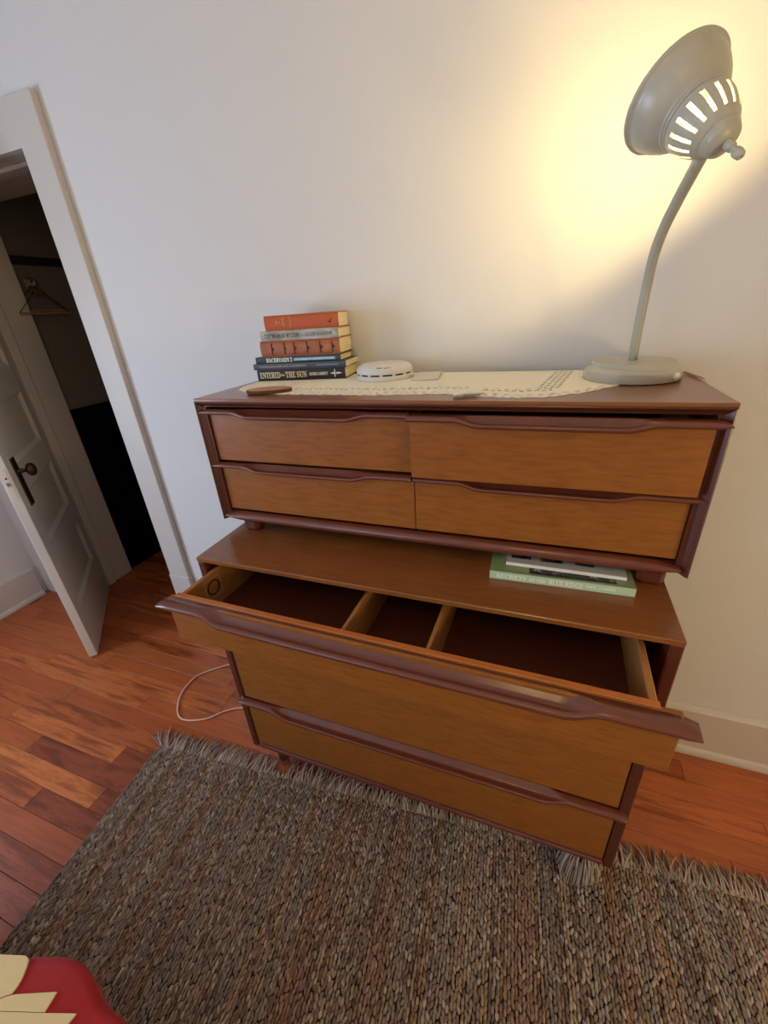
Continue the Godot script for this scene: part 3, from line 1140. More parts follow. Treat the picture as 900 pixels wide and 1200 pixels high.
# ---------------------------------------------------------------- runner
func run_front(x: float) -> float:
	var c := [[0.030, 0.225], [0.036, 0.262], [0.060, 0.305], [0.101, 0.330], [0.202, 0.353], [0.398, 0.360], [0.488, 0.366], [0.545, 0.358], [0.659, 0.350], [0.70, 0.368], [0.787, 0.388], [0.85, 0.380], [0.913, 0.340], [0.973, 0.272], [1.0, 0.235], [1.03, 0.17]]
	for i in c.size() - 1:
		if x <= c[i + 1][0]:
			return lerpf(c[i][1], c[i + 1][1], smoothstep(0.0, 1.0, clampf((x - c[i][0]) / (c[i + 1][0] - c[i][0]), 0.0, 1.0)) * 0.35 + 0.65 * clampf((x - c[i][0]) / (c[i + 1][0] - c[i][0]), 0.0, 1.0))
	return 0.17

func build_runner() -> void:
	var o := thing("table_runner", "cream openwork table runner with scalloped crochet edge along the dresser top", "runner", Vector3(0.53, UY1, 0.2))
	var s := here(o)
	var nu := 400
	var nv := 110
	var y0 := UY1 + 0.0002
	var y1 := UY1 + 0.0016
	var pts := []
	for i in nu + 1:
		var x := lerpf(0.03, 1.03, float(i) / nu)
		var scal := 0.0045 * absf(sin(x * 88.0)) + 0.0015 * sin(x * 300.0)
		var zfr := run_front(x) + scal - 0.003
		var zbk := 0.036 + 0.10 * (1.0 - smoothstep(0.03, 0.075, x)) + 0.08 * smoothstep(0.985, 1.03, x)
		var col := []
		for j in nv + 1:
			var v := float(j) / nv
			var xx := x
			col.append(Vector3(xx, 0, lerpf(zbk, zfr, v)))
		pts.append(col)
	var open := func(i: int, j: int) -> bool:
		if i < 1 or j < 1 or i >= nu - 1 or j >= nv - 1:
			return false
		var p: Vector3 = pts[i][j]
		var de: float = pts[i][nv].z - p.z
		var dl := minf(p.x - 0.03, 1.03 - p.x)
		# hemstitched line parallel to the edge
		if de > 0.064 and de < 0.074 and p.x > 0.09 and p.x < 0.86:
			return (i % 6) < 4
		if de > 0.084 and de < 0.090 and p.x > 0.09 and p.x < 0.86:
			return ((i + 4) % 9) < 4
		# holes of the crochet edging
		if de > 0.009 and de < 0.0155:
			return (i % 7) < 3
		if de > 0.024 and de < 0.031 and dl > 0.02:
			return ((i + 2) % 9) < 4
		# drawn-thread block across the runner near the lamp and its twin at the other end
		var sk := p.z - 0.03
		for bx in [0.889 - sk * 0.15, 0.155 + sk * 0.05]:
			var du: float = p.x - bx
			if du > -0.024 and du < 0.024 and de > 0.090 and p.z > 0.05:
				var cu := int(floor((du + 0.024) / 0.012))
				var fu := fposmod(du + 0.024, 0.012) / 0.012
				if fu > 0.2 and fu < 0.8 and ((j + 3 * (cu % 2)) % 8) < 4:
					return true
		# crochet flowers among the border on the left end
		if p.x < 0.30 and de > 0.03 and de < 0.062:
			return ((i * 3 + j * 5) % 17) < 3
		return false
	var keep := []
	for i in nu:
		var col := []
		for j in nv:
			col.append(not open.call(i, j))
		keep.append(col)
	var top := PackedVector3Array()
	for i in nu:
		for j in nv:
			if not keep[i][j]:
				continue
			var a: Vector3 = pts[i][j]
			var b: Vector3 = pts[i + 1][j]
			var c: Vector3 = pts[i + 1][j + 1]
			var d: Vector3 = pts[i][j + 1]
			var T := Vector3(0, y1, 0)
			# clockwise seen from above
			top.append_array([a + T, b + T, c + T, a + T, c + T, d + T])
			var B := Vector3(0, y0, 0)
			if j == nv - 1 or not keep[i][j + 1]:
				top.append_array([d + T, c + T, c + B, d + T, c + B, d + B])
			if j == 0 or not keep[i][j - 1]:
				top.append_array([b + T, a + T, a + B, b + T, a + B, b + B])
			if i == nu - 1 or not keep[i + 1][j]:
				top.append_array([c + T, b + T, b + B, c + T, b + B, c + B])
			if i == 0 or not keep[i - 1][j]:
				top.append_array([a + T, d + T, d + B, a + T, d + B, a + B])
	s.raw(top, false, false)
	put("cloth", s, M.linen, o)
	# a corner of the edging rolled over on itself
	s = here(o)
	var ang := 0.5
	for k in 2:
		var rings := []
		for i in 9:
			var t := i / 8.0
			var ctr := Vector3(lerpf(0.668, 0.722, t), UY1 + 0.0075 + 0.002 * k, lerpf(0.382, 0.356, t) - 0.010 * k)
			var ring := PackedVector3Array()
			for q in 12:
				var a := TAU * q / 12
				ring.append(ctr + Vector3(0.3 * cos(a), 0, cos(a)) * (0.011 + 0.002 * sin(t * 9.0)) + Vector3(0, sin(a) * (0.0055 - 0.001 * k), 0))
			rings.append(ring)
		s.loft(rings, true, true)
	put("rolled_corner", s, M.linen, o)

# ---------------------------------------------------------------- books
func book(called: String, label: String, group: String, at: Vector3, turn: float, L: float, D: float, T: float, cover: Material, round_spine: float, soft := false) -> Node3D:
	# lies flat, spine facing local +z with its front face at z = 0; origin at the spine's lower left corner
	var o := thing(called, label, "book", at, turn, group)
	var s := Shape.new()
	var bt := 0.0008 if soft else 0.0022
	s.box(Vector3(0, 0, -D), Vector3(L, bt, -0.002), 0.0004)
	s.box(Vector3(0, T - bt, -D), Vector3(L, T, -0.002), 0.0004)
	var rings := []
	for e in 2:
		var ring := PackedVector3Array()
		var n := 10
		for k in n + 1:
			var t := float(k) / n
			ring.append(Vector3(L * e, T * t, -round_spine + round_spine * (1.0 - pow(absf(2.0 * t - 1.0), 2.4))))
		for k in n + 1:
			var t := 1.0 - float(k) / n
			ring.append(Vector3(L * e, T * t * 0.96 + T * 0.02, -round_spine - bt - 0.001 + round_spine * (1.0 - pow(absf(2.0 * t - 1.0), 2.4))))
		rings.append(ring)
	s.loft(rings, false, true)
	put("cover", s, cover, o)
	s = Shape.new()
	var ins := 0.0004 if soft else 0.003
	s.box(Vector3(ins, bt, -D + ins), Vector3(L - ins, T - bt, -round_spine - 0.002))
	put("page_block", s, M.pages, o)
	return o

func build_books() -> void:
	var th := 0.137
	var ax := Vector3(cos(th), 0, -sin(th))
	var line := func(x: float, y: float, back := 0.0) -> Vector3:
		return Vector3(x, y, 0.165 - 0.138 * (x - 0.024)) - Vector3(sin(th), 0, cos(th)) * back
	var G := "books stacked on the upper dresser"
	var y := UY1 + 0.0018
	var black := mat(Color(0.085, 0.062, 0.055), 0.5)
	var slate := wood(noise_tex(61, 0.01, [[0.0, Color(0.75, 0.75, 0.78)], [1.0, Color(1, 1, 1)]], 3, 128), Color(0.29, 0.31, 0.35), Vector3(3, 20, 3), 0.35)
	var green := wood(noise_tex(62, 0.01, [[0.0, Color(0.7, 0.75, 0.75)], [1.0, Color(1, 1, 1)]], 3, 128), Color(0.16, 0.20, 0.17), Vector3(3, 20, 3), 0.3)
	var leather := wood(noise_tex(63, 0.03, [[0.0, Color(0.78, 0.75, 0.72)], [1.0, Color(1, 1, 1)]], 4, 128), Color(0.70, 0.42, 0.285), Vector3(6, 6, 6), 0.6)
	var jacket := wood(noise_tex(64, 0.012, [[0.0, Color(0.62, 0.62, 0.62)], [0.5, Color(0.85, 0.84, 0.8)], [1.0, Color(1, 1, 1)]], 4, 256, 10.0), Color(0.74, 0.74, 0.73), Vector3(5, 12, 5), 0.45)
	var rust := wood(noise_tex(65, 0.2, [[0.0, Color(0.85, 0.82, 0.8)], [1.0, Color(1, 1, 1)]], 2, 128), Color(0.77, 0.385, 0.225), Vector3(20, 20, 20), 0.75)
	var F := Basis()
	var b := book("book", "thick black hardback at the bottom of the stack, cream serif title on its spine", G, line.call(0.024, y), th, 0.278, 0.135, 0.032, black, 0.002)
	letters(b, "ENTERED", 0.066, 0.0165, Vector3(0.042, 0.0165, 0.0002), F, M.gilt)
	letters(b, "from", 0.012, 0.007, Vector3(0.083, 0.0165, 0.0002), F, M.gilt)
	letters(b, "THE SUN", 0.068, 0.0165, Vector3(0.126, 0.0165, 0.0002), F, M.gilt)
	letters(b, "GEORGE GARRETT", 0.058, 0.008, Vector3(0.197, 0.0165, 0.0002), F, M.white_ink)
	var s2 := Shape.new()
	s2.box(Vector3(0.246, 0.006, -0.0004), Vector3(0.2485, 0.027, 0.0004))
	s2.box(Vector3(0.234, 0.0155, -0.0004), Vector3(0.268, 0.0175, 0.0004))
	s2.box(Vector3(0.240, 0.0135, -0.0004), Vector3(0.244, 0.0195, 0.0004))
	s2.box(Vector3(0.252, 0.0140, -0.0004), Vector3(0.262, 0.0190, 0.0004))
	put("spine_emblem", s2, M.white_ink, b, "small white winged cross on the spine")
	y += 0.0324
	b = book("book", "thin slate blue book, second from the bottom of the stack", G, line.call(0.016, y), th, 0.291, 0.142, 0.0165, slate, 0.001, true)
	letters(b, "Commonwealth and Community", 0.150, 0.0075, Vector3(0.095, 0.0082, 0.0002), F, mat(Color(0.62, 0.60, 0.56), 0.6))
	var s := Shape.new()
	s.box(Vector3(0.200, 0.0065, -0.0003), Vector3(0.268, 0.0098, 0.0003))
	put("spine_line", s, mat(Color(0.42, 0.52, 0.66), 0.6), b, "pale blue line of print on the spine")
	y += 0.0168
	b = book("book", "dark green thin book third from the bottom, bold white capitals and pale blue spine band", G, line.call(0.027, y), th, 0.266, 0.118, 0.0185, green, 0.001)
	letters(b, "BACKROADS 2", 0.082, 0.0115, Vector3(0.076, 0.0095, 0.0002), F, M.white_ink)
	s = Shape.new()
	s.box(Vector3(0.122, 0.0055, -0.0003), Vector3(0.250, 0.0130, 0.0003))
	put("spine_band", s, mat(Color(0.50, 0.66, 0.74), 0.4), b, "pale blue strip along the spine")
	letters(b, "THE ROAD TO CHICKEN HOLLER", 0.118, 0.0045, Vector3(0.186, 0.0093, 0.0006), F, mat(Color(0.85, 0.92, 0.95), 0.5), false)
	y += 0.0190
	b = book("book", "brown leather book with raised dark ornaments along its rounded spine", G, line.call(0.050, y, -0.002), th, 0.243, 0.128, 0.0425, leather, 0.007)
	for x in [0.036, 0.076, 0.106, 0.146, 0.186, 0.222]:
		s = Shape.new()
		var k := 0.75 if x < 0.1 and x > 0.04 else 1.0
		s.box(Vector3(x - 0.0012, 0.006, -0.003), Vector3(x + 0.0012, 0.0365, 0.0006), 0.0004)
		s.prism(PackedVector2Array([Vector2(x, 0.013), Vector2(x + 0.0085 * k, 0.0205), Vector2(x, 0.030), Vector2(x + 0.002, 0.0212)]), -0.002, 0.0008)
		put("spine_ornament", s, mat(Color(0.22, 0.10, 0.06), 0.7), b)
	y += 0.0428
	b = book("book", "grey and white jacketed book, second from the top of the stack", G, line.call(0.056, y), th, 0.237, 0.125, 0.0262, jacket, 0.003)
	letters(b, "THE WOMAN WITHIN", 0.106, 0.0105, Vector3(0.066, 0.0132, 0.0002), F, mat(Color(0.24, 0.20, 0.15), 0.6), true, false)
	letters(b, "ELLEN GLASGOW", 0.082, 0.0090, Vector3(0.180, 0.0132, 0.0002), F, mat(Color(0.36, 0.38, 0.42), 0.6), true, false)
	y += 0.0265
	b = book("book", "rust orange cloth hardback topmost on the stack", G, line.call(0.075, y), th + 0.02, 0.220, 0.110, 0.0395, rust, 0.005)
	var pink := mat(Color(0.86, 0.62, 0.50), 0.6)
	var turned := Basis(Vector3(0, 0, 1), -PI / 2)
	for q in [["The", 0.038, 0.012, 0.006], ["of", 0.048, 0.008, 0.004], ["World", 0.058, 0.018, 0.007], ["Stories", 0.080, 0.028, 0.005]]:
		letters(b, q[0], q[2], q[3], Vector3(q[1], 0.021, 0.0003), turned, pink)
	s = Shape.new()
	s.prism(PackedVector2Array([Vector2(0.190, 0.014), Vector2(0.199, 0.013), Vector2(0.2, 0.025), Vector2(0.197, 0.020), Vector2(0.1975, 0.016), Vector2(0.191, 0.017)]), -0.0005, 0.0005)
	put("spine_mark", s, mat(Color(0.25, 0.09, 0.05), 0.7), b, "small dark device near the end of the spine")
	# two big paperbacks lying on the lower dresser
	var G2 := "picture books on the lower dresser"
	var sage := wood(noise_tex(66, 0.01, [[0.0, Color(0.8, 0.82, 0.78)], [1.0, Color(1, 1, 1)]], 3, 128), Color(0.58, 0.65, 0.46), Vector3(4, 4, 4), 0.35)
	b = book("book", "sage green picture book lying flat in the gap between the two dressers", G2, Vector3(0.771, LY1 + 0.0004, 0.468), 0.025, 0.286, 0.215, 0.0195, sage, 0.001, true)
	s = Shape.new()
	s.box(Vector3(0.0, 0.0, -0.0012), Vector3(0.286, 0.0195, 0.0003), 0.0004)
	put("spine", s, mat(Color(0.70, 0.79, 0.66), 0.4), b, "pale mint green spine")
	letters(b, "SECRETS", 0.062, 0.0095, Vector3(0.046, 0.0098, 0.0003), F, M.white_ink)
	letters(b, "OF THE", 0.034, 0.0068, Vector3(0.100, 0.0092, 0.0003), F, M.white_ink)
	letters(b, "BLUE RIDGE", 0.066, 0.0105, Vector3(0.156, 0.0098, 0.0003), F, M.white_ink)
	letters(b, "PHIL JAMES", 0.055, 0.0075, Vector3(0.222, 0.0098, 0.0003), F, M.white_ink)
	s = Shape.new()
	s.box(Vector3(0.082, 0.0190, -0.15), Vector3(0.252, 0.0199, -0.008))
	put("cover_photograph", s, wood(noise_tex(67, 0.02, [[0.0, Color(0.01, 0.01, 0.01)], [0.55, Color(0.06, 0.055, 0.05)], [0.75, Color(0.35, 0.33, 0.30)], [1.0, Color(0.8, 0.78, 0.74)]], 4, 256, 14.0), Color(1, 1, 1), Vector3(9, 9, 9), 0.3), b, "dark photograph printed on the cover")
	s = Shape.new()
	s.box(Vector3(0.030, 0.0190, -0.060), Vector3(0.060, 0.0198, -0.040))
	put("cover_ornament", s, mat(Color(0.20, 0.26, 0.16), 0.5), b)
	var grey := mat(Color(0.66, 0.65, 0.62), 0.4)
	b = book("book", "thin grey and white booklet lying on the sage green picture book", G2, Vector3(0.802, LY1 + 0.0206, 0.437), 0.0, 0.240, 0.180, 0.0085, grey, 0.0006, true)
	s = Shape.new()
	s.box(Vector3(0.0005, 0.0004, -0.002), Vector3(0.2395, 0.0078, 0.0004), 0.0003)
	put("white_spine", s, mat(Color(0.88, 0.87, 0.82), 0.5), b, "bright white spine")
	var photo := wood(noise_tex(68, 0.03, [[0.0, Color(0.02, 0.02, 0.02)], [0.5, Color(0.12, 0.12, 0.12)], [1.0, Color(0.6, 0.6, 0.6)]], 4, 128, 14.0), Color(1, 1, 1), Vector3(14, 14, 14), 0.35)
	for q in [[0.010, 0.052, -0.055, -0.020], [0.072, 0.118, -0.060, -0.020], [0.142, 0.180, -0.060, -0.022]]:
		s = Shape.new()
		s.box(Vector3(q[0], 0.0082, q[2]), Vector3(q[1], 0.0088, q[3]))
		put("cover_photograph", s, photo, b)

# ---------------------------------------------------------------- small things on the runner
func build_small_things() -> void:
	var yt := UY1 + 0.0018
	# smoke detector
	var o := thing("smoke_detector", "round white plastic smoke detector lying on the runner beside the books", "detector", Vector3(0.418, yt, 0.116))
	var s := Shape.new()
	s.lathe([[0.001, 0.0], [0.079, 0.0], [0.081, 0.003], [0.0805, 0.010], [0.078, 0.0125], [0.001, 0.0125]], 56)
	put("mounting_base", s, M.white_plastic, o)
	s = Shape.new()
	s.lathe([[0.001, 0.0125], [0.0750, 0.0125], [0.0750, 0.0165], [0.001, 0.0165]], 56)
	put("vent_band", s, M.hole, o, "dark air inlet between the base and the lid")
	s = Shape.new()
	s.lathe([[0.001, 0.0165], [0.0775, 0.0165], [0.0785, 0.019], [0.0770, 0.028], [0.072, 0.034], [0.062, 0.0385], [0.040, 0.041], [0.001, 0.042]], 56)
	put("lid", s, M.white_plastic, o)
	for k in 14:
		s = Shape.new()
		var a := TAU * k / 14.0
		s.box(Vector3(0.070, 0.0120, -0.0045), Vector3(0.0785, 0.0170, 0.0045), 0.001, Transform3D(Basis(Vector3.UP, a), Vector3()))
		put("vent_rib", s, M.white_plastic, o)
	s = Shape.new()
	s.box(Vector3(-0.012, 0.0325, 0.0640), Vector3(0.006, 0.0345, 0.0725), 0.0004, Transform3D(Basis(Vector3.UP, 0.5), Vector3()))
	s.box(Vector3(-0.030, 0.0333, 0.0620), Vector3(-0.014, 0.0352, 0.0700), 0.0004, Transform3D(Basis(Vector3.UP, 0.5), Vector3()))
	put("embossed_print", s, mat(Color(0.45, 0.43, 0.40), 0.6), o)
	# folded leaflet
	o = thing("leaflet", "small folded paper leaflet lying on the runner beside the smoke detector", "leaflet", Vector3(0.54, yt, 0.115), 0.15)
	s = Shape.new()
	s.box(Vector3(-0.036, 0.0002, -0.07), Vector3(0.036, 0.0008, 0.06))
	put("lower_leaf", s, M.paper, o)
	var rings := []
	for i in 9:
		var t := i / 8.0
		var z := lerpf(0.062, -0.07, t)
		var y := 0.0012 + 0.007 * sin(t * PI * 0.9) * (1.0 - t * 0.4)
		var ring := PackedVector3Array([Vector3(-0.034, y, z), Vector3(0.037, y + 0.001, z), Vector3(0.037, y + 0.0016, z), Vector3(-0.034, y + 0.0006, z)])
		rings.append(ring)
	s = Shape.new()
	s.loft(rings, false, true)
	put("upper_leaf", s, M.paper, o)
	# slice of a branch used as a coaster
	o = thing("wood_slice", "thin oval slice of wood with dark bark edge at the runner's left end", "coaster", Vector3(0.176, yt, 0.330), 0.25)
	s = Shape.new()
	var edge := []
	var face := []
	for y in [0.0, 0.0025, 0.0065, 0.0080]:
		var ring := PackedVector3Array()
		for k in 40:
			var a := TAU * k / 40.0
			var r := 1.0 + 0.03 * sin(a * 3.0 + 1.0) + 0.02 * sin(a * 7.0)
			var e := 0.98 if y == 0.0 or y > 0.007 else 1.0
			ring.append(Vector3(0.060 * r * e * cos(a), y, 0.036 * r * e * sin(a)))
		edge.append(ring)
	s.loft(edge, true, true)
	put("bark", s, M.bark, o)
	for y in [0.0070, 0.0087]:
		var ring := PackedVector3Array()
		for k in 40:
			var a := TAU * k / 40.0
			var r := 1.0 + 0.03 * sin(a * 3.0 + 1.0) + 0.02 * sin(a * 7.0)
			ring.append(Vector3(0.0565 * r * cos(a), y, 0.0330 * r * sin(a)))
		face.append(ring)
	s = Shape.new()
	s.loft(face, false, true)
	put("cut_face", s, M.slice, o)

# ---------------------------------------------------------------- gooseneck lamp
const HEAD := Vector3(0.988, 1.745, 0.300)
const AXIS := Vector3(-0.485, 0.637, -0.600)

func build_lamp() -> void:
	var base := Vector3(1.022, UY1 + 0.0018, 0.160)
	var o := thing("desk_lamp", "lit cream gooseneck lamp with slotted bell shade on the upper dresser", "lamp", base)
	var s := Shape.new()
	s.lathe([[0.001, 0.0], [0.0955, 0.0], [0.0972, 0.0018], [0.0972, 0.0195], [0.0945, 0.0222], [0.0850, 0.0256], [0.0826, 0.0290], [0.0822, 0.0340], [0.0800, 0.0368], [0.0010, 0.0375]], 80)
	put("base", s, M.lamp, o)
	s = here(o)
	var sw := Vector3(1.093, UY1 + 0.014, 0.226)
	var dir := (sw - base) * Vector3(1, 0, 1)
	dir = dir.normalized()
	s.lathe([[0.001, -0.004], [0.0075, -0.004], [0.008, 0.004], [0.0055, 0.007], [0.001, 0.0075]], 20, Transform3D(Basis(Vector3(0, 1, 0), dir, Vector3(0, 1, 0).cross(dir)), sw))
	put("switch_button", s, M.white_plastic, o)
	# rigid lower stem, then the ribbed flexible neck
	var stem := [Vector3(1.0205, UY1 + 0.038, 0.160), Vector3(1.0185, 1.40, 0.167), Vector3(1.0175, 1.488, 0.184)]
	s = here(o)
	s.tube(stem, 0.0092, 18)
	put("stem", s, M.lamp_stem, o)
	var cv := Curve3D.new()
	for p in [Vector3(1.0175, 1.487, 0.184), Vector3(1.0160, 1.538, 0.210), Vector3(1.0190, 1.577, 0.240), Vector3(1.0260, 1.612, 0.274), Vector3(1.0310, 1.638, 0.312), Vector3(1.0355, 1.660, 0.345), Vector3(1.0390, 1.674, 0.364)]:
		cv.add_point(p)
	for i in range(1, cv.point_count - 1):
		var tan: Vector3 = (cv.get_point_position(i + 1) - cv.get_point_position(i - 1)) / 6.0
		cv.set_point_in(i, -tan)
		cv.set_point_out(i, tan)
	var Ln := cv.get_baked_length()
	var rings := []
	var up := Vector3(1, 0, 0)
	var steps := 420
	for i in steps + 1:
		var p := cv.sample_baked(Ln * i / steps, true)
		var q := cv.sample_baked(minf(Ln * i / steps + 0.004, Ln), true)
		var d := (q - cv.sample_baked(maxf(Ln * i / steps - 0.004, 0.0), true)).normalized()
		var u := (up - d * up.dot(d)).normalized()
		var w := d.cross(u)
		var r := 0.0090 + (0.0003 if i % 4 < 2 else -0.0001)
		var ring := PackedVector3Array()
		for k in 16:
			var a := TAU * k / 16
			ring.append(p + u * cos(a) * r + w * sin(a) * r)
		rings.append(ring)
	s = here(o)
	s.loft(rings, true, true)
	put("flexible_neck", s, M.lamp_stem, o)
	# shade: local y runs from the rim back along the axis
	var yb := -AXIS.normalized()
	var xb := yb.cross(Vector3(0, 0, 1)).normalized()
	var zb := xb.cross(yb)
	var hx := Transform3D(Basis(xb, yb, zb) * Basis.from_scale(Vector3.ONE * 0.934), HEAD - base)
	s = Shape.new(hx)
	var bell := [[0.0772, 0.0], [0.0795, 0.0008], [0.0798, 0.0050], [0.0778, 0.0066], [0.0752, 0.0078], [0.0735, 0.016], [0.0705, 0.026], [0.0655, 0.037], [0.0585, 0.048], [0.0520, 0.0555], [0.0505, 0.0570], [0.0510, 0.0585], [0.0500, 0.0605], [0.0482, 0.0612], [0.0488, 0.0630], [0.0480, 0.0650], [0.0462, 0.0660]]
	shell(s, bell, 0.0011, 64, -1.0, -1.0)
	put("shade", s, M.lamp, o)
	s = Shape.new(hx)
	var dome := [[0.0462, 0.0660], [0.0478, 0.0675], [0.0482, 0.0720], [0.0478, 0.0770], [0.0470, 0.0830], [0.0455, 0.0900], [0.0430, 0.0980], [0.0400, 0.1060], [0.0360, 0.1140], [0.0335, 0.1180], [0.0300, 0.1230], [0.0275, 0.1262]]
	shell(s, dome, 0.0011, 96, 0.0765, 0.1165)
	put("slotted_dome", s, M.lamp, o)
	s = Shape.new(hx)
	var cap := [[0.0275, 0.1262], [0.0282, 0.1280], [0.0272, 0.1300], [0.0255, 0.1325], [0.0250, 0.1355], [0.0225, 0.1400], [0.0170, 0.1440], [0.0090, 0.1462], [0.0010, 0.1466]]
	shell(s, cap, 0.0011, 64, -1.0, -1.0)
	put("end_cap", s, M.lamp, o)
	s = Shape.new(hx)
	s.lathe([[0.001, 0.146], [0.0068, 0.146], [0.0072, 0.1500], [0.0066, 0.1590], [0.0050, 0.1605], [0.0050, 0.1655], [0.0068, 0.1670], [0.0074, 0.1720], [0.0066, 0.1790], [0.0048, 0.1815], [0.001, 0.1820]], 24)
	put("knob", s, M.lamp, o)
	# socket and bulb
	s = Shape.new(hx)
	s.lathe([[0.001, 0.085], [0.019, 0.085], [0.020, 0.088], [0.020, 0.128], [0.001, 0.128]], 24)
	put("socket", s, M.white_plastic, o)
	s = Shape.new(hx)
	s.lathe([[0.001, BULB - 0.030], [0.012, BULB - 0.0275], [0.022, BULB - 0.020], [0.0285, BULB - 0.009], [0.030, BULB], [0.0285, BULB + 0.010], [0.024, BULB + 0.022], [0.0175, BULB + 0.034], [0.0145, BULB + 0.045], [0.0140, 0.086], [0.001, 0.086]], 32)
	put("bulb", s, M.bulb, o)
	var l := OmniLight3D.new()
	l.name = "bulb_light"
	l.light_color = LAMP_COLOR
	l.light_energy = LAMP_ENERGY
	l.light_size = 0.010
	l.omni_range = 12.0
	l.omni_attenuation = 2.0
	l.shadow_enabled = true
	l.position = hx * Vector3(0, BULB, 0)
	o.add_child(l)
	# mains lead leaving the base and dropping over the back
	var w := thing("power_cord", "thin white lamp cord trailing from the lamp base over the dresser's right edge", "cord", Vector3(1.13, UY1 + 0.0005, 0.13))
	s = here(w)
	s.tube([Vector3(1.1175, UY1 + 0.012, 0.127), Vector3(1.124, UY1 + 0.010, 0.117), Vector3(1.133, UY1 + 0.006, 0.105), Vector3(1.141, UY1 + 0.0035, 0.115), Vector3(1.1465, UY1 + 0.0036, 0.150), Vector3(1.1505, UY1 + 0.0040, 0.176), Vector3(1.1545, UY1 + 0.0030, 0.188), Vector3(1.1565, UY1 - 0.003, 0.193), Vector3(1.1565, UY1 - 0.03, 0.19), Vector3(1.1565, UY1 - 0.12, 0.15), Vector3(1.1565, 0.85, 0.06), Vector3(1.1545, 0.45, 0.045), Vector3(1.1545, 0.06, 0.06), Vector3(1.1545, 0.004, 0.07)], 0.0026, 8)
	put("cable", s, M.cord, w)

const BULB := 0.010

func shell(s: Shape, prof: Array, th: float, segs: int, slot_lo: float, slot_hi: float) -> void:
	# double-walled surface of revolution about local y; between slot_lo and slot_hi some columns are left open
	var grid_o := []
	var grid_i := []
	for p in prof:
		var a := []
		var b := []
		for k in segs:
			var t := TAU * (k + 0.5) / segs
			a.append(Vector3(p[0] * cos(t), p[1], p[0] * sin(t)))
			b.append(Vector3(maxf(p[0] - th, 0.0004) * cos(t), p[1] - (th * 0.6 if p[1] > 0.1 else 0.0), maxf(p[0] - th, 0.0004) * sin(t)))
		grid_o.append(a)
		grid_i.append(b)
	var hole := func(i: int, k: int) -> bool:
		if slot_lo < 0.0 or i < 0 or i >= prof.size() - 1:
			return false
		return prof[i][1] >= slot_lo and prof[i + 1][1] <= slot_hi and (posmod(k, segs) % 6) < 2
	var outer := PackedVector3Array()
	var inner := PackedVector3Array()
	var edge := PackedVector3Array()
	for i in prof.size() - 1:
		for k in segs:
			var k2 := (k + 1) % segs
			if hole.call(i, k):
				continue
			outer.append_array([grid_o[i][k], grid_o[i][k2], grid_o[i + 1][k2], grid_o[i][k], grid_o[i + 1][k2], grid_o[i + 1][k]])
			inner.append_array([grid_i[i][k], grid_i[i + 1][k2], grid_i[i][k2], grid_i[i][k], grid_i[i + 1][k], grid_i[i + 1][k2]])
			if hole.call(i, k + 1):
				edge.append_array([grid_o[i][k2], grid_i[i][k2], grid_i[i + 1][k2], grid_o[i][k2], grid_i[i + 1][k2], grid_o[i + 1][k2]])
			if hole.call(i, k - 1):
				edge.append_array([grid_o[i][k], grid_i[i + 1][k], grid_i[i][k], grid_o[i][k], grid_o[i + 1][k], grid_i[i + 1][k]])
	for k in segs:
		var k2 := (k + 1) % segs
		edge.append_array([grid_o[0][k], grid_i[0][k], grid_i[0][k2], grid_o[0][k], grid_i[0][k2], grid_o[0][k2]])
	# outward is away from the axis: decide the winding from the first cell
	var n := (outer[2] - outer[0]).cross(outer[1] - outer[0])
	var flip := n.dot(Vector3(outer[0].x, 0, outer[0].z)) < 0.0
	s.raw(outer, flip, true)
	s.raw(inner, flip, true)
	s.raw(edge, flip, false)

func build_cord() -> void:
	var o := thing("power_cord", "white power cord looping out from behind the dresser across the floorboards", "cord", Vector3(-0.40, 0, 0.35))
	var cv := Curve3D.new()
	var P := [Vector3(0.10, 0.0045, 0.075), Vector3(-0.20, 0.0045, 0.085), Vector3(-0.35, 0.0045, 0.125), Vector3(-0.445, 0.0045, 0.178), Vector3(-0.537, 0.0045, 0.266), Vector3(-0.550, 0.0045, 0.33), Vector3(-0.534, 0.0045, 0.395), Vector3(-0.484, 0.0045, 0.460), Vector3(-0.427, 0.0045, 0.482), Vector3(-0.343, 0.0045, 0.452), Vector3(-0.286, 0.0045, 0.395), Vector3(-0.227, 0.0045, 0.360), Vector3(-0.10, 0.0045, 0.33), Vector3(0.15, 0.0045, 0.27)]
	for i in P.size():
		var a: Vector3 = P[maxi(i - 1, 0)]
		var b: Vector3 = P[mini(i + 1, P.size() - 1)]
		cv.add_point(P[i], -(b - a) / 6.0, (b - a) / 6.0)
	var path := []
	var L := cv.get_baked_length()
	for i in 121:
		path.append(cv.sample_baked(L * i / 120.0, true))
	var s := here(o)
	s.tube(path, 0.0036, 10)
	put("cable", s, M.cord, o)

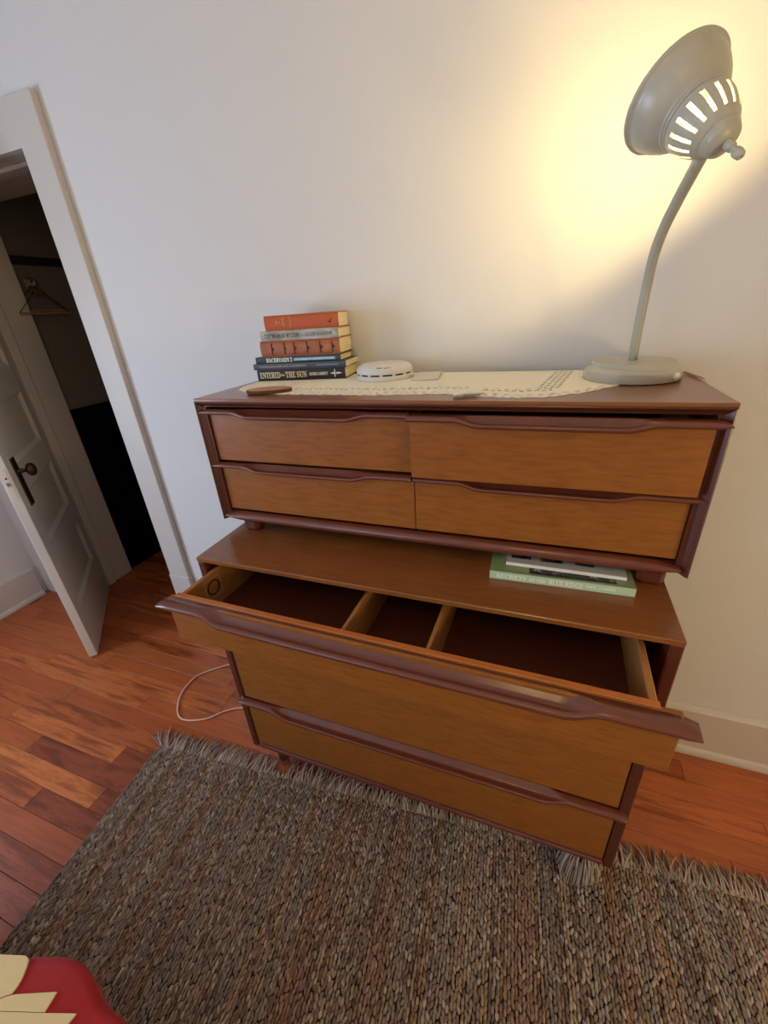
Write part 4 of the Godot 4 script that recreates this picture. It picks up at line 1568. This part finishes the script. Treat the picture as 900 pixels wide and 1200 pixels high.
# ---------------------------------------------------------------- quilt over the bed in the near corner
func build_quilt() -> void:
	var o := thing("quilt", "red patchwork quilt with cream pointed patches over the bed corner", "quilt", Vector3(0.0, 0, 2.0))
	var s := here(o)
	var xa := -0.95
	var xb := 0.66
	var n := 160
	var rings := []
	for i in n + 1:
		var x := lerpf(xa, xb, float(i) / n)
		var ze := quilt_edge(x)
		var side := minf(smoothstep(0.0, 0.06, x - xa), smoothstep(0.0, 0.06, xb - x))
		var yt := lerpf(0.56, 0.60, side)
		var ring := PackedVector3Array()
		for p in [[0.035, 0.012], [0.022, 0.20], [0.014, 0.40], [0.006, 0.52], [0.001, yt - 0.022], [0.001, yt - 0.010], [0.006, yt - 0.003], [0.014, yt]]:
			ring.append(Vector3(x, p[1], ze + p[0]))
		ring.append(Vector3(x, yt, 2.2))
		ring.append(Vector3(x, yt, 3.2))
		ring.append(Vector3(x, 0.012, 3.2))
		rings.append(ring)
	s.loft(rings, true, true)
	put("quilt_top", s, M.red, o)
	# appliqued patches: a cream block and a row of long points
	var up := Transform3D(Basis(Vector3(1, 0, 0), Vector3(0, 0, 1), Vector3(0, -1, 0)), Vector3(0, 0.6, 0))
	var polys := [
		PackedVector2Array([Vector2(-0.30, 1.262), Vector2(0.0, 1.262), Vector2(0.07, 1.248), Vector2(0.125, 1.227), Vector2(0.160, 1.216), Vector2(0.170, 1.213), Vector2(0.178, 1.214), Vector2(0.184, 1.220), Vector2(0.191, 1.231), Vector2(0.194, 1.240), Vector2(0.194, 1.248), Vector2(0.188, 1.2515), Vector2(0.183, 1.2555), Vector2(0.14, 1.28), Vector2(-0.30, 1.33)]),
		PackedVector2Array([Vector2(0.142, 1.2805), Vector2(0.1845, 1.2562), Vector2(0.189, 1.2525), Vector2(0.200, 1.2460), Vector2(0.258, 1.223), Vector2(0.261, 1.243), Vector2(0.198, 1.264), Vector2(0.150, 1.30)]),
		PackedVector2Array([Vector2(0.152, 1.3005), Vector2(0.199, 1.2645), Vector2(0.262, 1.2435), Vector2(0.307, 1.228), Vector2(0.305, 1.241), Vector2(0.219, 1.276), Vector2(0.17, 1.32)]),
		PackedVector2Array([Vector2(0.172, 1.3205), Vector2(0.220, 1.2765), Vector2(0.306, 1.2420), Vector2(0.36, 1.245), Vector2(0.34, 1.275), Vector2(0.20, 1.34)]),
	]
	for p in polys:
		s = here(o)
		s.prism(p, -0.0028, 0.004, up)
		put("patch", s, M.cream, o)

func quilt_edge(x: float) -> float:
	var c := [[-0.95, 1.235], [-0.3, 1.250], [0.0, 1.250], [0.07, 1.240], [0.121, 1.223], [0.163, 1.210], [0.192, 1.199], [0.222, 1.188], [0.246, 1.184], [0.268, 1.184], [0.290, 1.189], [0.304, 1.195], [0.329, 1.204], [0.362, 1.204], [0.399, 1.205], [0.5, 1.225], [0.66, 1.24]]
	for i in c.size() - 1:
		if x <= c[i + 1][0]:
			return lerpf(c[i][1], c[i + 1][1], (x - c[i][0]) / (c[i + 1][0] - c[i][0])) + 0.003
	return 1.243
